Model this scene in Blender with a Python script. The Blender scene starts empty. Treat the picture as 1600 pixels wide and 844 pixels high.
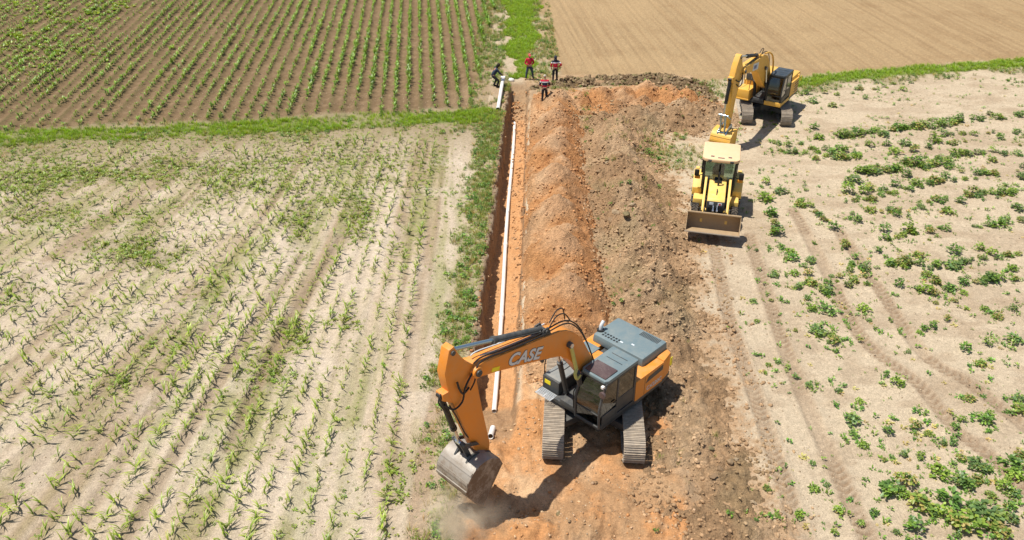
import bpy, bmesh, math, random
import numpy as np
from mathutils import Matrix, Vector

# ------------------------------------------------------------------ camera, sky, sun
scn = bpy.context.scene
C = scn.collection
FPX = 1300.0
PITCH = math.atan(796 / 1300)
CAMH = math.cos(PITCH) / 0.0455
cam = bpy.data.cameras.new('camera')
cam.sensor_width = 36.0
cam.lens = FPX / 1600 * 36.0
cam.clip_end = 6000
cam_o = bpy.data.objects.new('camera', cam)
C.objects.link(cam_o)
cam_o.location = (0, 0, CAMH)
cam_o.rotation_euler = (math.pi / 2 - PITCH, 0, 0)
scn.camera = cam_o

SUNV = Vector((-0.36, -0.03, 1.0)).normalized()
wd = bpy.data.worlds.new('World')
scn.world = wd
wd.use_nodes = True
nt = wd.node_tree
bg = nt.nodes['Background']
sky = nt.nodes.new('ShaderNodeTexSky')
sky.sky_type = 'NISHITA'
sky.sun_disc = False
sky.sun_elevation = math.asin(SUNV.z)
sky.sun_rotation = math.atan2(SUNV.x, SUNV.y)
nt.links.new(sky.outputs[0], bg.inputs[0])
bg.inputs[1].default_value = 0.085
sl = bpy.data.lights.new('sun', 'SUN')
sl.energy = 4.9
sl.angle = math.radians(0.5)
sl.color = (1.0, 0.955, 0.88)
so = bpy.data.objects.new('sun', sl)
C.objects.link(so)
so.rotation_euler = (-SUNV).to_track_quat('-Z', 'Y').to_euler()
so.location = (-20, 10, 60)
scn.view_settings.view_transform = 'Standard'
scn.view_settings.look = 'None'
scn.view_settings.gamma = 1
scn.view_settings.exposure = 0.22
scn.cycles.max_bounces = 6
scn.cycles.diffuse_bounces = 3
scn.cycles.transparent_max_bounces = 12
scn.cycles.volume_bounces = 3

rng = np.random.default_rng(7)
random.seed(5)

# ------------------------------------------------------------------ measuring helpers (pixel of the photo <-> place on the ground)
CT, ST = math.cos(PITCH), math.sin(PITCH)


def P(px, py, z=0.0):
    u = (px - 800) / FPX
    v = (py - 422) / FPX
    t = (z - CAMH) / (-ST - v * CT)
    return Vector((u * t, (CT - v * ST) * t, z))


def Qv(x, y, z=0.0):
    D = y * CT + (CAMH - z) * ST
    return 800 + FPX * x / D, 422 + FPX * (-y * ST + (CAMH - z) * CT) / D


# ------------------------------------------------------------------ numpy noise
_tab = rng.random((16, 256, 256))


def vn(x, y, seed=0):
    T = _tab[seed % 16]
    xi = np.floor(x)
    yi = np.floor(y)
    fx = x - xi
    fy = y - yi
    fx = fx * fx * (3 - 2 * fx)
    fy = fy * fy * (3 - 2 * fy)
    xi = xi.astype(np.int64) & 255
    yi = yi.astype(np.int64) & 255
    x1 = (xi + 1) & 255
    y1 = (yi + 1) & 255
    return (T[xi, yi] * (1 - fx) + T[x1, yi] * fx) * (1 - fy) + (T[xi, y1] * (1 - fx) + T[x1, y1] * fx) * fy


def fbm(x, y, seed=0, octv=4):
    s = 0
    a = 0.5
    n = 0
    for k in range(octv):
        s = s + a * vn(x * 2 ** k + 17.3 * k, y * 2 ** k + 9.1 * k, seed + k)
        n += a
        a *= 0.55
    return s / n          # 0..1


def sstep(a, b, x):
    t = np.clip((x - a) / (b - a), 0, 1)
    return t * t * (3 - 2 * t)


def poly_world(pts):
    return [tuple(P(a, b)[:2]) for a, b in pts]


def curved(pl, n=5):
    out = []
    for i in range(len(pl) - 1):
        p0, p1, p2, p3 = [np.array(pl[j]) for j in (max(i - 1, 0), i, i + 1, min(i + 2, len(pl) - 1))]
        for k in range(n):
            t = k / n
            out.append(tuple(.5 * (2 * p1 + (p2 - p0) * t + (2 * p0 - 5 * p1 + 4 * p2 - p3) * t * t + (3 * p1 - p0 - 3 * p2 + p3) * t ** 3)))
    return out + [pl[-1]]


def dpoly(x, y, pl):
    """distance to a polyline, signed side and length along it"""
    best = np.full(np.shape(x), 1e9)
    along = np.zeros(np.shape(x))
    side = np.zeros(np.shape(x))
    L = 0
    for (ax, ay), (bx, by) in zip(pl[:-1], pl[1:]):
        dx, dy = bx - ax, by - ay
        l = math.hypot(dx, dy)
        t = np.clip(((x - ax) * dx + (y - ay) * dy) / l / l, 0, 1)
        d = np.hypot(x - ax - t * dx, y - ay - t * dy)
        m = d < best
        best = np.where(m, d, best)
        along = np.where(m, L + t * l, along)
        side = np.where(m, ((x - ax) * dy - (y - ay) * dx) / l, side)
        L += l
    return best, side, along


def inpoly(x, y, pl):
    r = np.zeros(np.shape(x), bool)
    n = len(pl)
    for i in range(n):
        x1, y1 = pl[i]
        x2, y2 = pl[(i + 1) % n]
        if y1 == y2:
            continue
        c = ((y1 > y) != (y2 > y)) & (x < (x2 - x1) * (y - y1) / (y2 - y1) + x1)
        r ^= c
    return r


# ------------------------------------------------------------------ layout of the land (world metres)
ROWK = 0.0984                                     # crop rows lean this much per metre
BAND = poly_world([(-500, 250), (-60, 222), (0, 218), (200, 208), (420, 199), (600, 189), (720, 186), (772, 183)])
RBAND = poly_world([(1090, 136), (1150, 140), (1270, 126), (1400, 113), (1600, 99), (2300, 50)])
CGRASS = [(-0.6, 120.0), (2.1, 120.0), (2.15, 78.0), (1.75, 66.0), (1.35, 56.6), (0.0, 56.6), (-0.35, 66.0), (-0.55, 78.0)]
TRACKS = [curved(poly_world(t)) for t in (
    [(1112, 370), (1117.7, 396), (1142, 506), (1178, 611), (1208, 704), (1247, 820), (1280, 900)],
    [(1172, 370), (1183.6, 413), (1225, 539), (1263, 638), (1296, 710), (1346, 820), (1385, 900)],
    [(1240, 330), (1286, 413), (1347, 528), (1435, 600), (1490, 666), (1556, 721), (1640, 800)],
    [(1310, 360), (1380, 462), (1446, 556), (1517, 600), (1600, 666), (1700, 740)])]
CRAWL = poly_world([(712, 520), (690, 600), (668, 700), (655, 790), (645, 900)])
RUTS = [curved(poly_world(t), 3) for t in ([(470, 400), (353, 580), (276, 705), (202, 829), (160, 900)],
                                [(340, 490), (262, 604), (188, 721), (111, 839), (80, 890)],
                                [(560, 330), (500, 430), (430, 545), (360, 700)])]


def band_y(x):
    return np.interp(x, [p[0] for p in BAND], [p[1] for p in BAND])


def rband_y(x):
    return np.interp(x, [p[0] for p in RBAND], [p[1] for p in RBAND])


def tr_left(y):
    return -1.36 + (y - 24.39) * 0.0405


def tr_right(y):
    return tr_left(y) + np.interp(y, [20, 26, 34, 51, 56], [1.45, 1.45, 1.4, 1.15, 1.2])


def trench_depth(x, y):
    """depth of the pipe trench below the field"""
    e1 = (fbm(x * 0 + 3, y * 2.2, 3, 4) - .5) * .34 + (fbm(x * 0 + 8, y * .4, 4, 2) - .5) * .15
    e2 = (fbm(x * 0 + 5, y * 1.7, 5, 3) - .5) * .25
    l = sstep(tr_left(y) + e1 - .03, tr_left(y) + e1 + .09, x)
    r = 1 - sstep(tr_right(y) + e2 - .05, tr_right(y) + e2 + .28, x)
    dep = np.interp(y, [19.4, 20.6, 21.6, 23.2, 50, 52.6, 53.6, 54.7, 55.0], [0, .22, .62, 1.2, 1.2, 1.2, .75, .2, 0])
    return l * r * dep


def side_cut(x, y):
    """the shallow cut that leaves the far end of the trench to the right"""
    c = np.interp(x, [0.8, 2.5, 6, 11], [54.0, 54.4, 54.9, 55.5])
    w = .55 + .3 * (fbm(x * 1.2, y * 1.2, 9, 3) - .5)
    return .62 * (1 - sstep(w * .4, w, np.abs(y - c))) * sstep(.9, 1.3, x) * (1 - sstep(9, 11, x))


def work_mask(x, y):
    """orange clay worked bare round the big excavator"""
    wx = x + (fbm(x * .7, y * .7, 2, 4) - .5) * 1.6
    wy = y + (fbm(x * .7 + 40, y * .7, 6, 4) - .5) * 1.6
    return sstep(-1.6, -1.1, wx) * (1 - sstep(4.7, 5.8, wx)) * (1 - sstep(24.4, 25.2, wy))


def upper_mask(x, y):
    xb = np.interp(y, [50, 54.5, 78, 120], [-2.6, -2.2, -1.3, -1.0])
    n = (fbm(x * .6, y * .6, 1, 3) - .5)
    return sstep(1.1, 2.0, y - band_y(x) + n * 1.5) * (1 - sstep(-.35, .1, x - xb + n))


def tan_mask(x, y):
    n = (fbm(x * .5 + 9, y * .5, 11, 4) - .5)
    xb = np.interp(y, [50, 57, 62, 78, 130], [4.0, 3.2, 2.5, 2.3, 2.3])
    yb = np.interp(x, [0, 3, 8, 13, 17, 20], [56.0, 55.7, 56.0, 55.2, 56.0, 56.0])
    yb = np.where(x > 17, rband_y(x) + .9, yb)
    return sstep(-.4, .4, x - xb + n * 1.2) * sstep(-.4, .4, y - yb + n * 1.4)


def rowcoord(x, y):
    return x + ROWK * (y - 50)


def lowrow(x, y):
    """row coordinate of the young maize (rows fan a little)"""
    k = -0.05 + 0.0165 * np.clip(-3 - x, 0, 14)
    return x - k * (y - 16)


def ground_z(x, y):
    x = np.asarray(x, float)
    y = np.asarray(y, float)
    z = (fbm(x * .35, y * .35, 1, 3) - .5) * .10 + (fbm(x * 2.3, y * 2.3, 3, 3) - .5) * .05
    um = upper_mask(x, y)
    rc = rowcoord(x, y)
    z = z + um * (.045 * np.cos(rc / .82 * 2 * np.pi) + (fbm(x * 5, y * 5, 6, 2) - .5) * .06)
    tm = tan_mask(x, y)
    z = z * (1 - .5 * tm) + tm * ((fbm(rc * 3.2, y * .08, 2, 3) - .5) * .11 + (fbm(x * 3, y * 3, 4, 3) - .5) * .05)
    lm = sstep(0, 1.0, -2.7 - x) * sstep(0, 2, band_y(x) - 3 - y)
    z = z + lm * .022 * np.cos(lowrow(x, y) / .74 * 2 * np.pi)
    for i, t in enumerate(TRACKS):
        d, s, a = dpoly(x, y, t)
        m = 1 - sstep(.2, .3, d)
        ph = (a + np.abs(s) * .8) / .27
        wear = sstep(.3, .55, fbm(x * .6, y * .6, 4, 3))
        z = z + m * (-.05 + .085 * wear * sstep(.25, .75, np.abs((ph % 1) - .5) * 2))
        z = z + .03 * np.exp(-((d - .33) / .07) ** 2)
    for t in RUTS:
        d, s, a = dpoly(x, y, t)
        z = z - .05 * (1 - sstep(.1, .28, d)) + .02 * np.exp(-((d - .34) / .09) ** 2)
    d, s, a = dpoly(x, y, CRAWL)
    z = z + (1 - sstep(.24, .32, d)) * (-.03 + .04 * (((a / .2) % 1) < .35))
    wm = work_mask(x, y)
    sw = x * .35 + y
    z = z + wm * ((fbm(x * 1.1, y * 1.1, 7, 4) - .45) * .42 + (fbm(x * 4, y * 4, 9, 3) - .5) * .18 + (fbm((x - .25 * y) * 5.5, sw * .6, 4, 3) - .5) * .22 * sstep(18.5, 17, y) * sstep(.5, 1.5, x))
    # low ridges left by the bucket in front of the machine
    for (cx, cy, h, rx, ry) in ((2.1, 16.6, .34, .9, .55), (0.2, 16.3, .28, .7, .6), (3.9, 16.3, .3, .8, .9), (3.2, 17.5, .22, .6, .4), (5.0, 17.8, .3, .7, .9),
                                (-1.95, 16.9, .38, .42, .45), (-.5, 19.4, .15, .5, .5), (.1, 17.3, -.35, .9, .55), (-.9, 17.6, -.45, .6, .5), (2.9, 15.2, -.25, .5, 1.1)):
        z = z + h * np.exp(-((x - cx) / rx) ** 2 - ((y - cy) / ry) ** 2) * (.7 + .6 * fbm(x * 3, y * 3, 12, 3))
    # under the tracks the ground is pressed flat
    for (ax, ay) in ((1.4, 20.95), (3.95, 20.75)):
        m = (1 - sstep(.35, .6, np.abs(x - ax))) * (1 - sstep(2.2, 2.6, np.abs(y - ay)))
        z = z * (1 - m) + m * .0
    z = z - trench_depth(x, y) - side_cut(x, y)
    # lumpy, slightly lifted lip on the left edge of the trench
    e = np.abs(x - tr_left(y) + .12)
    z = z + .16 * np.exp(-(e / .16) ** 2) * fbm(x * 4, y * 4, 5, 3) * ((y > 22) & (y < 54.5)) * (x < tr_left(y) + .05)
    return z


ORANGE_M = [(2.3, 25.3, 1.05), (2.2, 27.7, 1.42), (2.5, 29.4, .98), (2.1, 31.1, 1.48), (2.45, 33.0, .95), (2.1, 34.7, 1.42), (2.5, 36.5, .98), (2.2, 38.2, 1.46),
            (2.6, 40.3, 1.0), (2.3, 42.2, 1.42), (2.75, 44.3, 1.0), (2.5, 46.2, 1.38), (2.9, 48.3, 1.0), (2.9, 50.1, 1.15),
            (4.2, 50.6, .9), (5.7, 51.2, 1.0), (7.2, 51.5, .95), (8.6, 51.8, 1.1), (10.0, 51.7, 1.0), (11.2, 51.2, .85), (6.6, 49.8, .7), (8.2, 50.0, .75)]
BROWN_M = [(5.6, 24.6, .7), (6.0, 26.4, .75), (5.3, 28.2, .85), (6.1, 29.6, .75), (5.5, 31.0, .95), (6.4, 32.6, .75), (5.7, 34.0, .95), (6.3, 35.4, .8), (5.8, 37.0, .95), (6.2, 38.6, .85),
           (5.7, 40.2, 1.0), (6.2, 41.6, .8), (5.7, 43.2, .95), (6.3, 44.6, .85), (6.2, 45.8, 1.0), (7.7, 47.4, .9), (9.6, 47.6, .8), (11.0, 48.2, .75), (12.4, 48.6, .65), (5.4, 47.2, .7), (7.4, 48.2, .75), (9.0, 49.0, .7), (10.6, 49.6, .65), (12.0, 49.8, .6)]
FLAT_M = [(5.9, 22.8, .42), (6.1, 21.2, .36), (5.8, 19.6, .4), (6.0, 18.0, .34), (5.9, 16.2, .42), (5.7, 14.4, .4), (6.2, 12.8, .35), (4.9, 16.8, .25)]
BANK_M = [(2.0, 55.2, .08), (3.0, 55.3, .14), (4.1, 55.5, .16), (5.2, 55.6, .18), (6.3, 55.8, .18), (7.4, 55.8, .24), (8.5, 55.8, .32), (9.6, 55.7, .38), (10.7, 55.3, .42), (11.6, 54.5, .4), (12.1, 53.3, .34), (12.3, 52.0, .3)]


def cones(x, y, ml, slope, sx=1.0):
    h = np.full(np.shape(x), -2.0)
    for cx, cy, ch in ml:
        d = np.hypot((x - cx) * sx, (y - cy))
        d = np.sqrt(d * d + .03) - .17
        h = np.maximum(h, ch - slope * d)
    return h


def rough(x, y, s, a):
    return (fbm(x * 1.3, y * 1.3, s, 3) - .5) * a * 2 + (fbm(x * 5, y * 5, s + 3, 3) - .5) * a * 1.5 + (np.abs(fbm(x * 6, y * 6, s + 1, 3) - .5)) * a * 3.2 - a * .5


def heap_orange(x, y):
    w = (fbm(x * .9, y * .9, 4, 3) - .5) * .5
    h = np.maximum(cones(x + w * .7, y + w * .7, ORANGE_M, .80) * 1.12, cones(x + w, y + w, ORANGE_M, .32) * .5 - .10 - .9 * sstep(3.5, 4.3, x + w) * (y < 49))
    r = tr_right(y)
    return h - .5 * (1 - sstep(r + .08, r + .55, x)) * (y < 53) + rough(x, y, 2, .10)


def heap_brown(x, y):
    w = (fbm(x * 1.6, y * 1.6, 8, 4) - .5) * .6
    h = np.maximum(cones(x + w, y + w, BROWN_M, .66, .95) * 1.3, cones(x + w, y + w, FLAT_M, .26))
    h = np.maximum(h, cones(x + w, y + w, BROWN_M, .36, .95) * .62 - .10)
    return h + rough(x, y, 6, .15)


def heap_bank(x, y):
    w = (fbm(x * 1.5, y * 1.5, 8, 3) - .5) * .8
    return cones(x + w * .5, y + w, BANK_M, .5, .6) + rough(x, y, 9, .16)


def surf_z(x, y):
    x = np.asarray(x, float)
    y = np.asarray(y, float)
    return np.maximum(np.maximum(ground_z(x, y), heap_orange(x, y)), np.maximum(heap_brown(x, y), heap_bank(x, y)))


# ------------------------------------------------------------------ materials
def srgb(r, g, b):
    f = lambda c: (c / 255 / 12.92) if c / 255 <= .04045 else ((c / 255 + .055) / 1.055) ** 2.4
    return (f(r), f(g), f(b))


def new_mat(name):
    m = bpy.data.materials.new(name)
    m.use_nodes = True
    n = m.node_tree
    b = n.nodes['Principled BSDF']
    return m, n, b


def N(n, t, **kw):
    nd = n.nodes.new(t)
    for k, v in kw.items():
        if k in nd.inputs:
            nd.inputs[k].default_value = v
        else:
            setattr(nd, k, v)
    return nd


def earth_mat(name, bump=.5, scale=1.0, lo=.72, hi=1.22, dist=.03):
    m, n, b = new_mat(name)
    at = N(n, 'ShaderNodeAttribute', attribute_name='Col')
    tc = N(n, 'ShaderNodeTexCoord')
    n1 = N(n, 'ShaderNodeTexNoise', Scale=6 * scale, Detail=10.0, Roughness=.78)
    n2 = N(n, 'ShaderNodeTexNoise', Scale=24 * scale, Detail=6.0, Roughness=.75)
    n3 = N(n, 'ShaderNodeTexVoronoi', Scale=16 * scale)
    for q in (n1, n2, n3):
        n.links.new(tc.outputs['Object'], q.inputs['Vector'])
    mr = N(n, 'ShaderNodeMapRange')
    mr.inputs['From Min'].default_value = .3
    mr.inputs['From Max'].default_value = .7
    mr.inputs['To Min'].default_value = lo
    mr.inputs['To Max'].default_value = hi
    n.links.new(n1.outputs['Fac'], mr.inputs['Value'])
    mr2 = N(n, 'ShaderNodeMapRange')
    mr2.inputs['From Min'].default_value = .3
    mr2.inputs['From Max'].default_value = .7
    mr2.inputs['To Min'].default_value = .74
    mr2.inputs['To Max'].default_value = 1.2
    n.links.new(n2.outputs['Fac'], mr2.inputs['Value'])
    mu = N(n, 'ShaderNodeMath', operation='MULTIPLY')
    n.links.new(mr.outputs[0], mu.inputs[0])
    n.links.new(mr2.outputs[0], mu.inputs[1])
    mx = N(n, 'ShaderNodeVectorMath', operation='SCALE')
    n.links.new(at.outputs['Color'], mx.inputs[0])
    n.links.new(mu.outputs[0], mx.inputs['Scale'])
    n.links.new(mx.outputs[0], b.inputs['Base Color'])
    b.inputs['Roughness'].default_value = .95
    b.inputs['Specular IOR Level'].default_value = .12
    ad = N(n, 'ShaderNodeMath', operation='MULTIPLY_ADD')
    n.links.new(n2.outputs['Fac'], ad.inputs[0])
    ad.inputs[1].default_value = .45
    n.links.new(n1.outputs['Fac'], ad.inputs[2])
    ad2 = N(n, 'ShaderNodeMath', operation='MULTIPLY_ADD')
    n.links.new(n3.outputs['Distance'], ad2.inputs[0])
    ad2.inputs[1].default_value = -.35
    n.links.new(ad.outputs[0], ad2.inputs[2])
    bp = N(n, 'ShaderNodeBump', Strength=bump, Distance=dist)
    n.links.new(ad2.outputs[0], bp.inputs['Height'])
    n.links.new(bp.outputs[0], b.inputs['Normal'])
    return m


def leaf_mat(name):
    m, n, b = new_mat(name)
    n.nodes.remove(b)
    at = N(n, 'ShaderNodeAttribute', attribute_name='Col')
    oi = N(n, 'ShaderNodeObjectInfo')
    mr = N(n, 'ShaderNodeMapRange')
    mr.inputs['To Min'].default_value = .8
    mr.inputs['To Max'].default_value = 1.2
    n.links.new(oi.outputs['Random'], mr.inputs['Value'])
    mx = N(n, 'ShaderNodeVectorMath', operation='SCALE')
    n.links.new(at.outputs['Color'], mx.inputs[0])
    n.links.new(mr.outputs[0], mx.inputs['Scale'])
    d = N(n, 'ShaderNodeBsdfDiffuse')
    t = N(n, 'ShaderNodeBsdfTranslucent')
    g = N(n, 'ShaderNodeBsdfGlossy', Roughness=.45)
    g.inputs['Color'].default_value = (.6, .6, .6, 1)
    n.links.new(mx.outputs[0], d.inputs['Color'])
    hs = N(n, 'ShaderNodeHueSaturation', Hue=.49, Saturation=1.05, Value=1.3)
    n.links.new(mx.outputs[0], hs.inputs['Color'])
    n.links.new(hs.outputs[0], t.inputs['Color'])
    m1 = N(n, 'ShaderNodeMixShader', Fac=.35)
    n.links.new(d.outputs[0], m1.inputs[1])
    n.links.new(t.outputs[0], m1.inputs[2])
    m2 = N(n, 'ShaderNodeMixShader', Fac=.06)
    n.links.new(m1.outputs[0], m2.inputs[1])
    n.links.new(g.outputs[0], m2.inputs[2])
    n.links.new(m2.outputs[0], n.nodes['Material Output'].inputs[0])
    return m


def paint(name, col, rough=.42, dust=.35, dustcol=(.42, .31, .2), metallic=0.0, spec=.4, scale=3.0, bump=0.0, up0=.55, up1=1.25):
    """painted or bare metal with an uneven film of field dust"""
    m, n, b = new_mat(name)
    tc = N(n, 'ShaderNodeTexCoord')
    n1 = N(n, 'ShaderNodeTexNoise', Scale=scale, Detail=12.0, Roughness=.8)
    n.links.new(tc.outputs['Object'], n1.inputs['Vector'])
    mr = N(n, 'ShaderNodeMapRange')
    mr.inputs['From Min'].default_value = .42
    mr.inputs['From Max'].default_value = .75
    mr.inputs['To Max'].default_value = dust
    mr.inputs['To Min'].default_value = dust * .12
    n.links.new(n1.outputs['Fac'], mr.inputs['Value'])
    ge = N(n, 'ShaderNodeNewGeometry')
    sp = N(n, 'ShaderNodeSeparateXYZ')
    n.links.new(ge.outputs['Normal'], sp.inputs[0])
    up = N(n, 'ShaderNodeMapRange')
    up.inputs['From Min'].default_value = -.2
    up.inputs['From Max'].default_value = 1.0
    up.inputs['To Min'].default_value = up0
    up.inputs['To Max'].default_value = up1
    n.links.new(sp.outputs['Z'], up.inputs['Value'])
    mu = N(n, 'ShaderNodeMath', operation='MULTIPLY', use_clamp=True)
    n.links.new(mr.outputs[0], mu.inputs[0])
    n.links.new(up.outputs[0], mu.inputs[1])
    mix = N(n, 'ShaderNodeMix', data_type='RGBA')
    n.links.new(mu.outputs[0], mix.inputs['Factor'])
    mix.inputs['A'].default_value = (*col, 1)
    mix.inputs[6].default_value = (*col, 1)
    mix.inputs[7].default_value = (*dustcol, 1)
    n.links.new(mix.outputs[2], b.inputs['Base Color'])
    ra = N(n, 'ShaderNodeMath', operation='MULTIPLY_ADD', use_clamp=True)
    n.links.new(mu.outputs[0], ra.inputs[0])
    ra.inputs[1].default_value = .6
    ra.inputs[2].default_value = rough
    n.links.new(ra.outputs[0], b.inputs['Roughness'])
    b.inputs['Metallic'].default_value = metallic
    b.inputs['Specular IOR Level'].default_value = spec
    if bump:
        n2 = N(n, 'ShaderNodeTexNoise', Scale=60.0, Detail=3.0)
        n.links.new(tc.outputs['Object'], n2.inputs['Vector'])
        bp = N(n, 'ShaderNodeBump', Strength=bump, Distance=.01)
        n.links.new(n2.outputs['Fac'], bp.inputs['Height'])
        n.links.new(bp.outputs[0], b.inputs['Normal'])
    return m


def glass(name, tint=(.55, .68, .62), gl=.22):
    m, n, b = new_mat(name)
    n.nodes.remove(b)
    t = N(n, 'ShaderNodeBsdfTransparent')
    t.inputs[0].default_value = (*tint, 1)
    g = N(n, 'ShaderNodeBsdfGlossy', Roughness=.06)
    g.inputs[0].default_value = (.9, .95, 1, 1)
    f = N(n, 'ShaderNodeFresnel', IOR=1.5)
    a = N(n, 'ShaderNodeMath', operation='MULTIPLY_ADD', use_clamp=True)
    n.links.new(f.outputs[0], a.inputs[0])
    a.inputs[1].default_value = 1.2
    a.inputs[2].default_value = gl * .2
    d = N(n, 'ShaderNodeBsdfDiffuse')
    d.inputs[0].default_value = (.22, .22, .18, 1)
    nz = N(n, 'ShaderNodeTexNoise', Scale=4.0, Detail=6.0)
    mr = N(n, 'ShaderNodeMapRange')
    mr.inputs['From Min'].default_value = .45
    mr.inputs['From Max'].default_value = .8
    mr.inputs['To Max'].default_value = .10
    n.links.new(nz.outputs['Fac'], mr.inputs['Value'])
    m0 = N(n, 'ShaderNodeMixShader')
    n.links.new(mr.outputs[0], m0.inputs[0])
    n.links.new(t.outputs[0], m0.inputs[1])
    n.links.new(d.outputs[0], m0.inputs[2])
    mx = N(n, 'ShaderNodeMixShader')
    n.links.new(a.outputs[0], mx.inputs[0])
    n.links.new(m0.outputs[0], mx.inputs[1])
    n.links.new(g.outputs[0], mx.inputs[2])
    n.links.new(mx.outputs[0], n.nodes['Material Output'].inputs[0])
    return m


MAT = {}
MAT['earth'] = earth_mat('field_soil', .9, 1.0, .74, 1.2, .04)
MAT['heap'] = earth_mat('spoil', 1.0, .9, .62, 1.3, .08)
MAT['clod'] = earth_mat('clod_soil', .6, 1.5)
MAT['leaf'] = leaf_mat('leaf')
MAT['orange'] = paint('orange_paint', (.76, .255, .022), .38, .60, (.55, .34, .17))
MAT['yellow'] = paint('yellow_paint', (.78, .42, .05), .38, .55, (.6, .42, .22))
MAT['pale_yellow'] = paint('pale_yellow_paint', (.84, .54, .10), .4, .6, (.70, .52, .30))
MAT['roof_dust'] = paint('dusty_roof', (.72, .49, .27), .6, .6, (.74, .54, .36))
MAT['grey'] = paint('blue_grey_paint', (.135, .195, .215), .38, .5, (.30, .29, .25))
MAT['dgrey'] = paint('dark_grey_paint', (.035, .042, .047), .42, .45, (.25, .22, .18))
MAT['black'] = paint('black_paint', (.014, .015, .016), .45, .12, (.2, .17, .13))
MAT['roofblack'] = paint('black_roof', (.03, .042, .055), .35, .2, (.3, .29, .26))
MAT['steel'] = paint('worn_steel', (.37, .335, .285), .38, 1.8, (.20, .14, .09), .2, .5, 2.2, .4, 1.5, .25)
MAT['track'] = paint('dusty_track', (.30, .255, .205), .6, 1.0, (.58, .48, .36), .1, .3, 6.0, .4)
MAT['chrome'] = paint('chrome_rod', (.62, .66, .70), .14, .05, (.3, .25, .2), .9, .5)
MAT['bluegrey_rod'] = paint('sky_lit_rod', (.35, .45, .52), .2, .05, (.3, .25, .2), .8, .5)
MAT['rubber'] = paint('tyre_rubber', (.018, .018, .018), .75, .45, (.33, .26, .19), 0, .2, 5.0)
MAT['hose'] = paint('hose_rubber', (.012, .012, .013), .5, .15, (.2, .16, .12))
MAT['glass'] = glass('tinted_glass', (.52, .64, .58))
MAT['dark_glass'] = glass('dark_green_glass', (.09, .16, .115))
MAT['hatch'] = paint('brown_roof_glass', (.085, .055, .055), .18, .25, (.33, .26, .22))
MAT['sticker'] = paint('yellow_sticker', (.88, .74, .02), .4, .08)
MAT['strap'] = paint('pale_green_strap', (.50, .50, .14), .7, .3, (.5, .45, .3))
MAT['lettering'] = paint('grey_lettering', (.62, .66, .68), .4, .12)
MAT['white'] = paint('white_plastic', (.82, .82, .80), .34, .6, (.62, .46, .31), scale=1.6)
MAT['blue'] = paint('blue_decal', (.16, .22, .50), .4, .15)
MAT['seat'] = paint('seat_cloth', (.03, .03, .032), .9, .1)
MAT['amber'] = paint('amber_plastic', (.75, .30, .02), .35, .1)
MAT['red'] = paint('red_plastic', (.5, .03, .02), .4, .1)
MAT['bucketdirt'] = paint('muddy_bucket', (.36, .25, .14), .7, .8, (.46, .34, .21), 0, .2, 3.0, .4)
MAT['skin'] = paint('skin', (.36, .19, .12), .55, 0.0)


# ------------------------------------------------------------------ object helpers
def link(name, me, mat=None, parent=None):
    o = bpy.data.objects.new(name, me)
    C.objects.link(o)
    if mat is not None and me is not None:
        me.materials.append(MAT[mat] if isinstance(mat, str) else mat)
    if parent is not None:
        o.parent = parent
    return o


def tag(o, label=None, cat=None, group=None, kind=None):
    if label:
        o['label'] = label
    if cat:
        o['category'] = cat
    if group:
        o['group'] = group
    if kind:
        o['kind'] = kind
    return o


def empty(name, loc=(0, 0, 0), rz=0.0):
    o = bpy.data.objects.new(name, None)
    o.empty_display_size = .3
    C.objects.link(o)
    o.location = loc
    o.rotation_euler = (0, 0, rz)
    return o


def np_mesh(name, V, F, col=None, smooth=False):
    """V (n,3); F (m,3 or 4)"""
    me = bpy.data.meshes.new(name)
    k = F.shape[1]
    me.vertices.add(len(V))
    me.vertices.foreach_set('co', np.asarray(V, np.float32).ravel())
    me.loops.add(F.size)
    me.loops.foreach_set('vertex_index', F.astype(np.int32).ravel())
    me.polygons.add(len(F))
    me.polygons.foreach_set('loop_start', (np.arange(len(F)) * k).astype(np.int32))
    me.polygons.foreach_set('loop_total', np.full(len(F), k, np.int32))
    if smooth:
        me.polygons.foreach_set('use_smooth', np.ones(len(F), bool))
    me.update(calc_edges=True)
    if col is not None:
        a = me.color_attributes.new('Col', 'FLOAT_COLOR', 'POINT')
        c = np.ones((len(V), 4), np.float32)
        c[:, :3] = col
        a.data.foreach_set('color', c.ravel())
    return me


def scatter_mesh(name, protos, pos, rz, sc, colmul=None, tilt=None, which=None, szv=None):
    """one mesh holding many copies of small prototypes; protos = [(V,T,col)]"""
    Vs, Fs, Cs = [], [], []
    off = 0
    n = len(pos)
    if which is None:
        which = rng.integers(0, len(protos), n)
    for k, (V, T, col) in enumerate(protos):
        idx = np.nonzero(which == k)[0]
        if not len(idx):
            continue
        c, s = np.cos(rz[idx]), np.sin(rz[idx])
        v = V[None] * sc[idx, None, None]
        if szv is not None:
            v = v * np.stack([np.ones(len(idx)), np.ones(len(idx)), szv[idx]], 1)[:, None, :]
        x = v[:, :, 0] * c[:, None] - v[:, :, 1] * s[:, None]
        y = v[:, :, 0] * s[:, None] + v[:, :, 1] * c[:, None]
        z = v[:, :, 2]
        if tilt is not None:
            x = x + z * tilt[idx, 0][:, None]
            y = y + z * tilt[idx, 1][:, None]
        W = np.stack([x, y, z], 2) + pos[idx][:, None, :]
        Vs.append(W.reshape(-1, 3))
        Fs.append((T[None] + (np.arange(len(idx)) * len(V))[:, None, None] + off).reshape(-1, T.shape[1]))
        cc = np.repeat(col[None], len(idx), 0)
        if colmul is not None:
            cc = cc * colmul[idx][:, None, :]
        Cs.append(cc.reshape(-1, 3))
        off += len(idx) * len(V)
    return np_mesh(name, np.concatenate(Vs), np.concatenate(Fs), np.concatenate(Cs))


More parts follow.
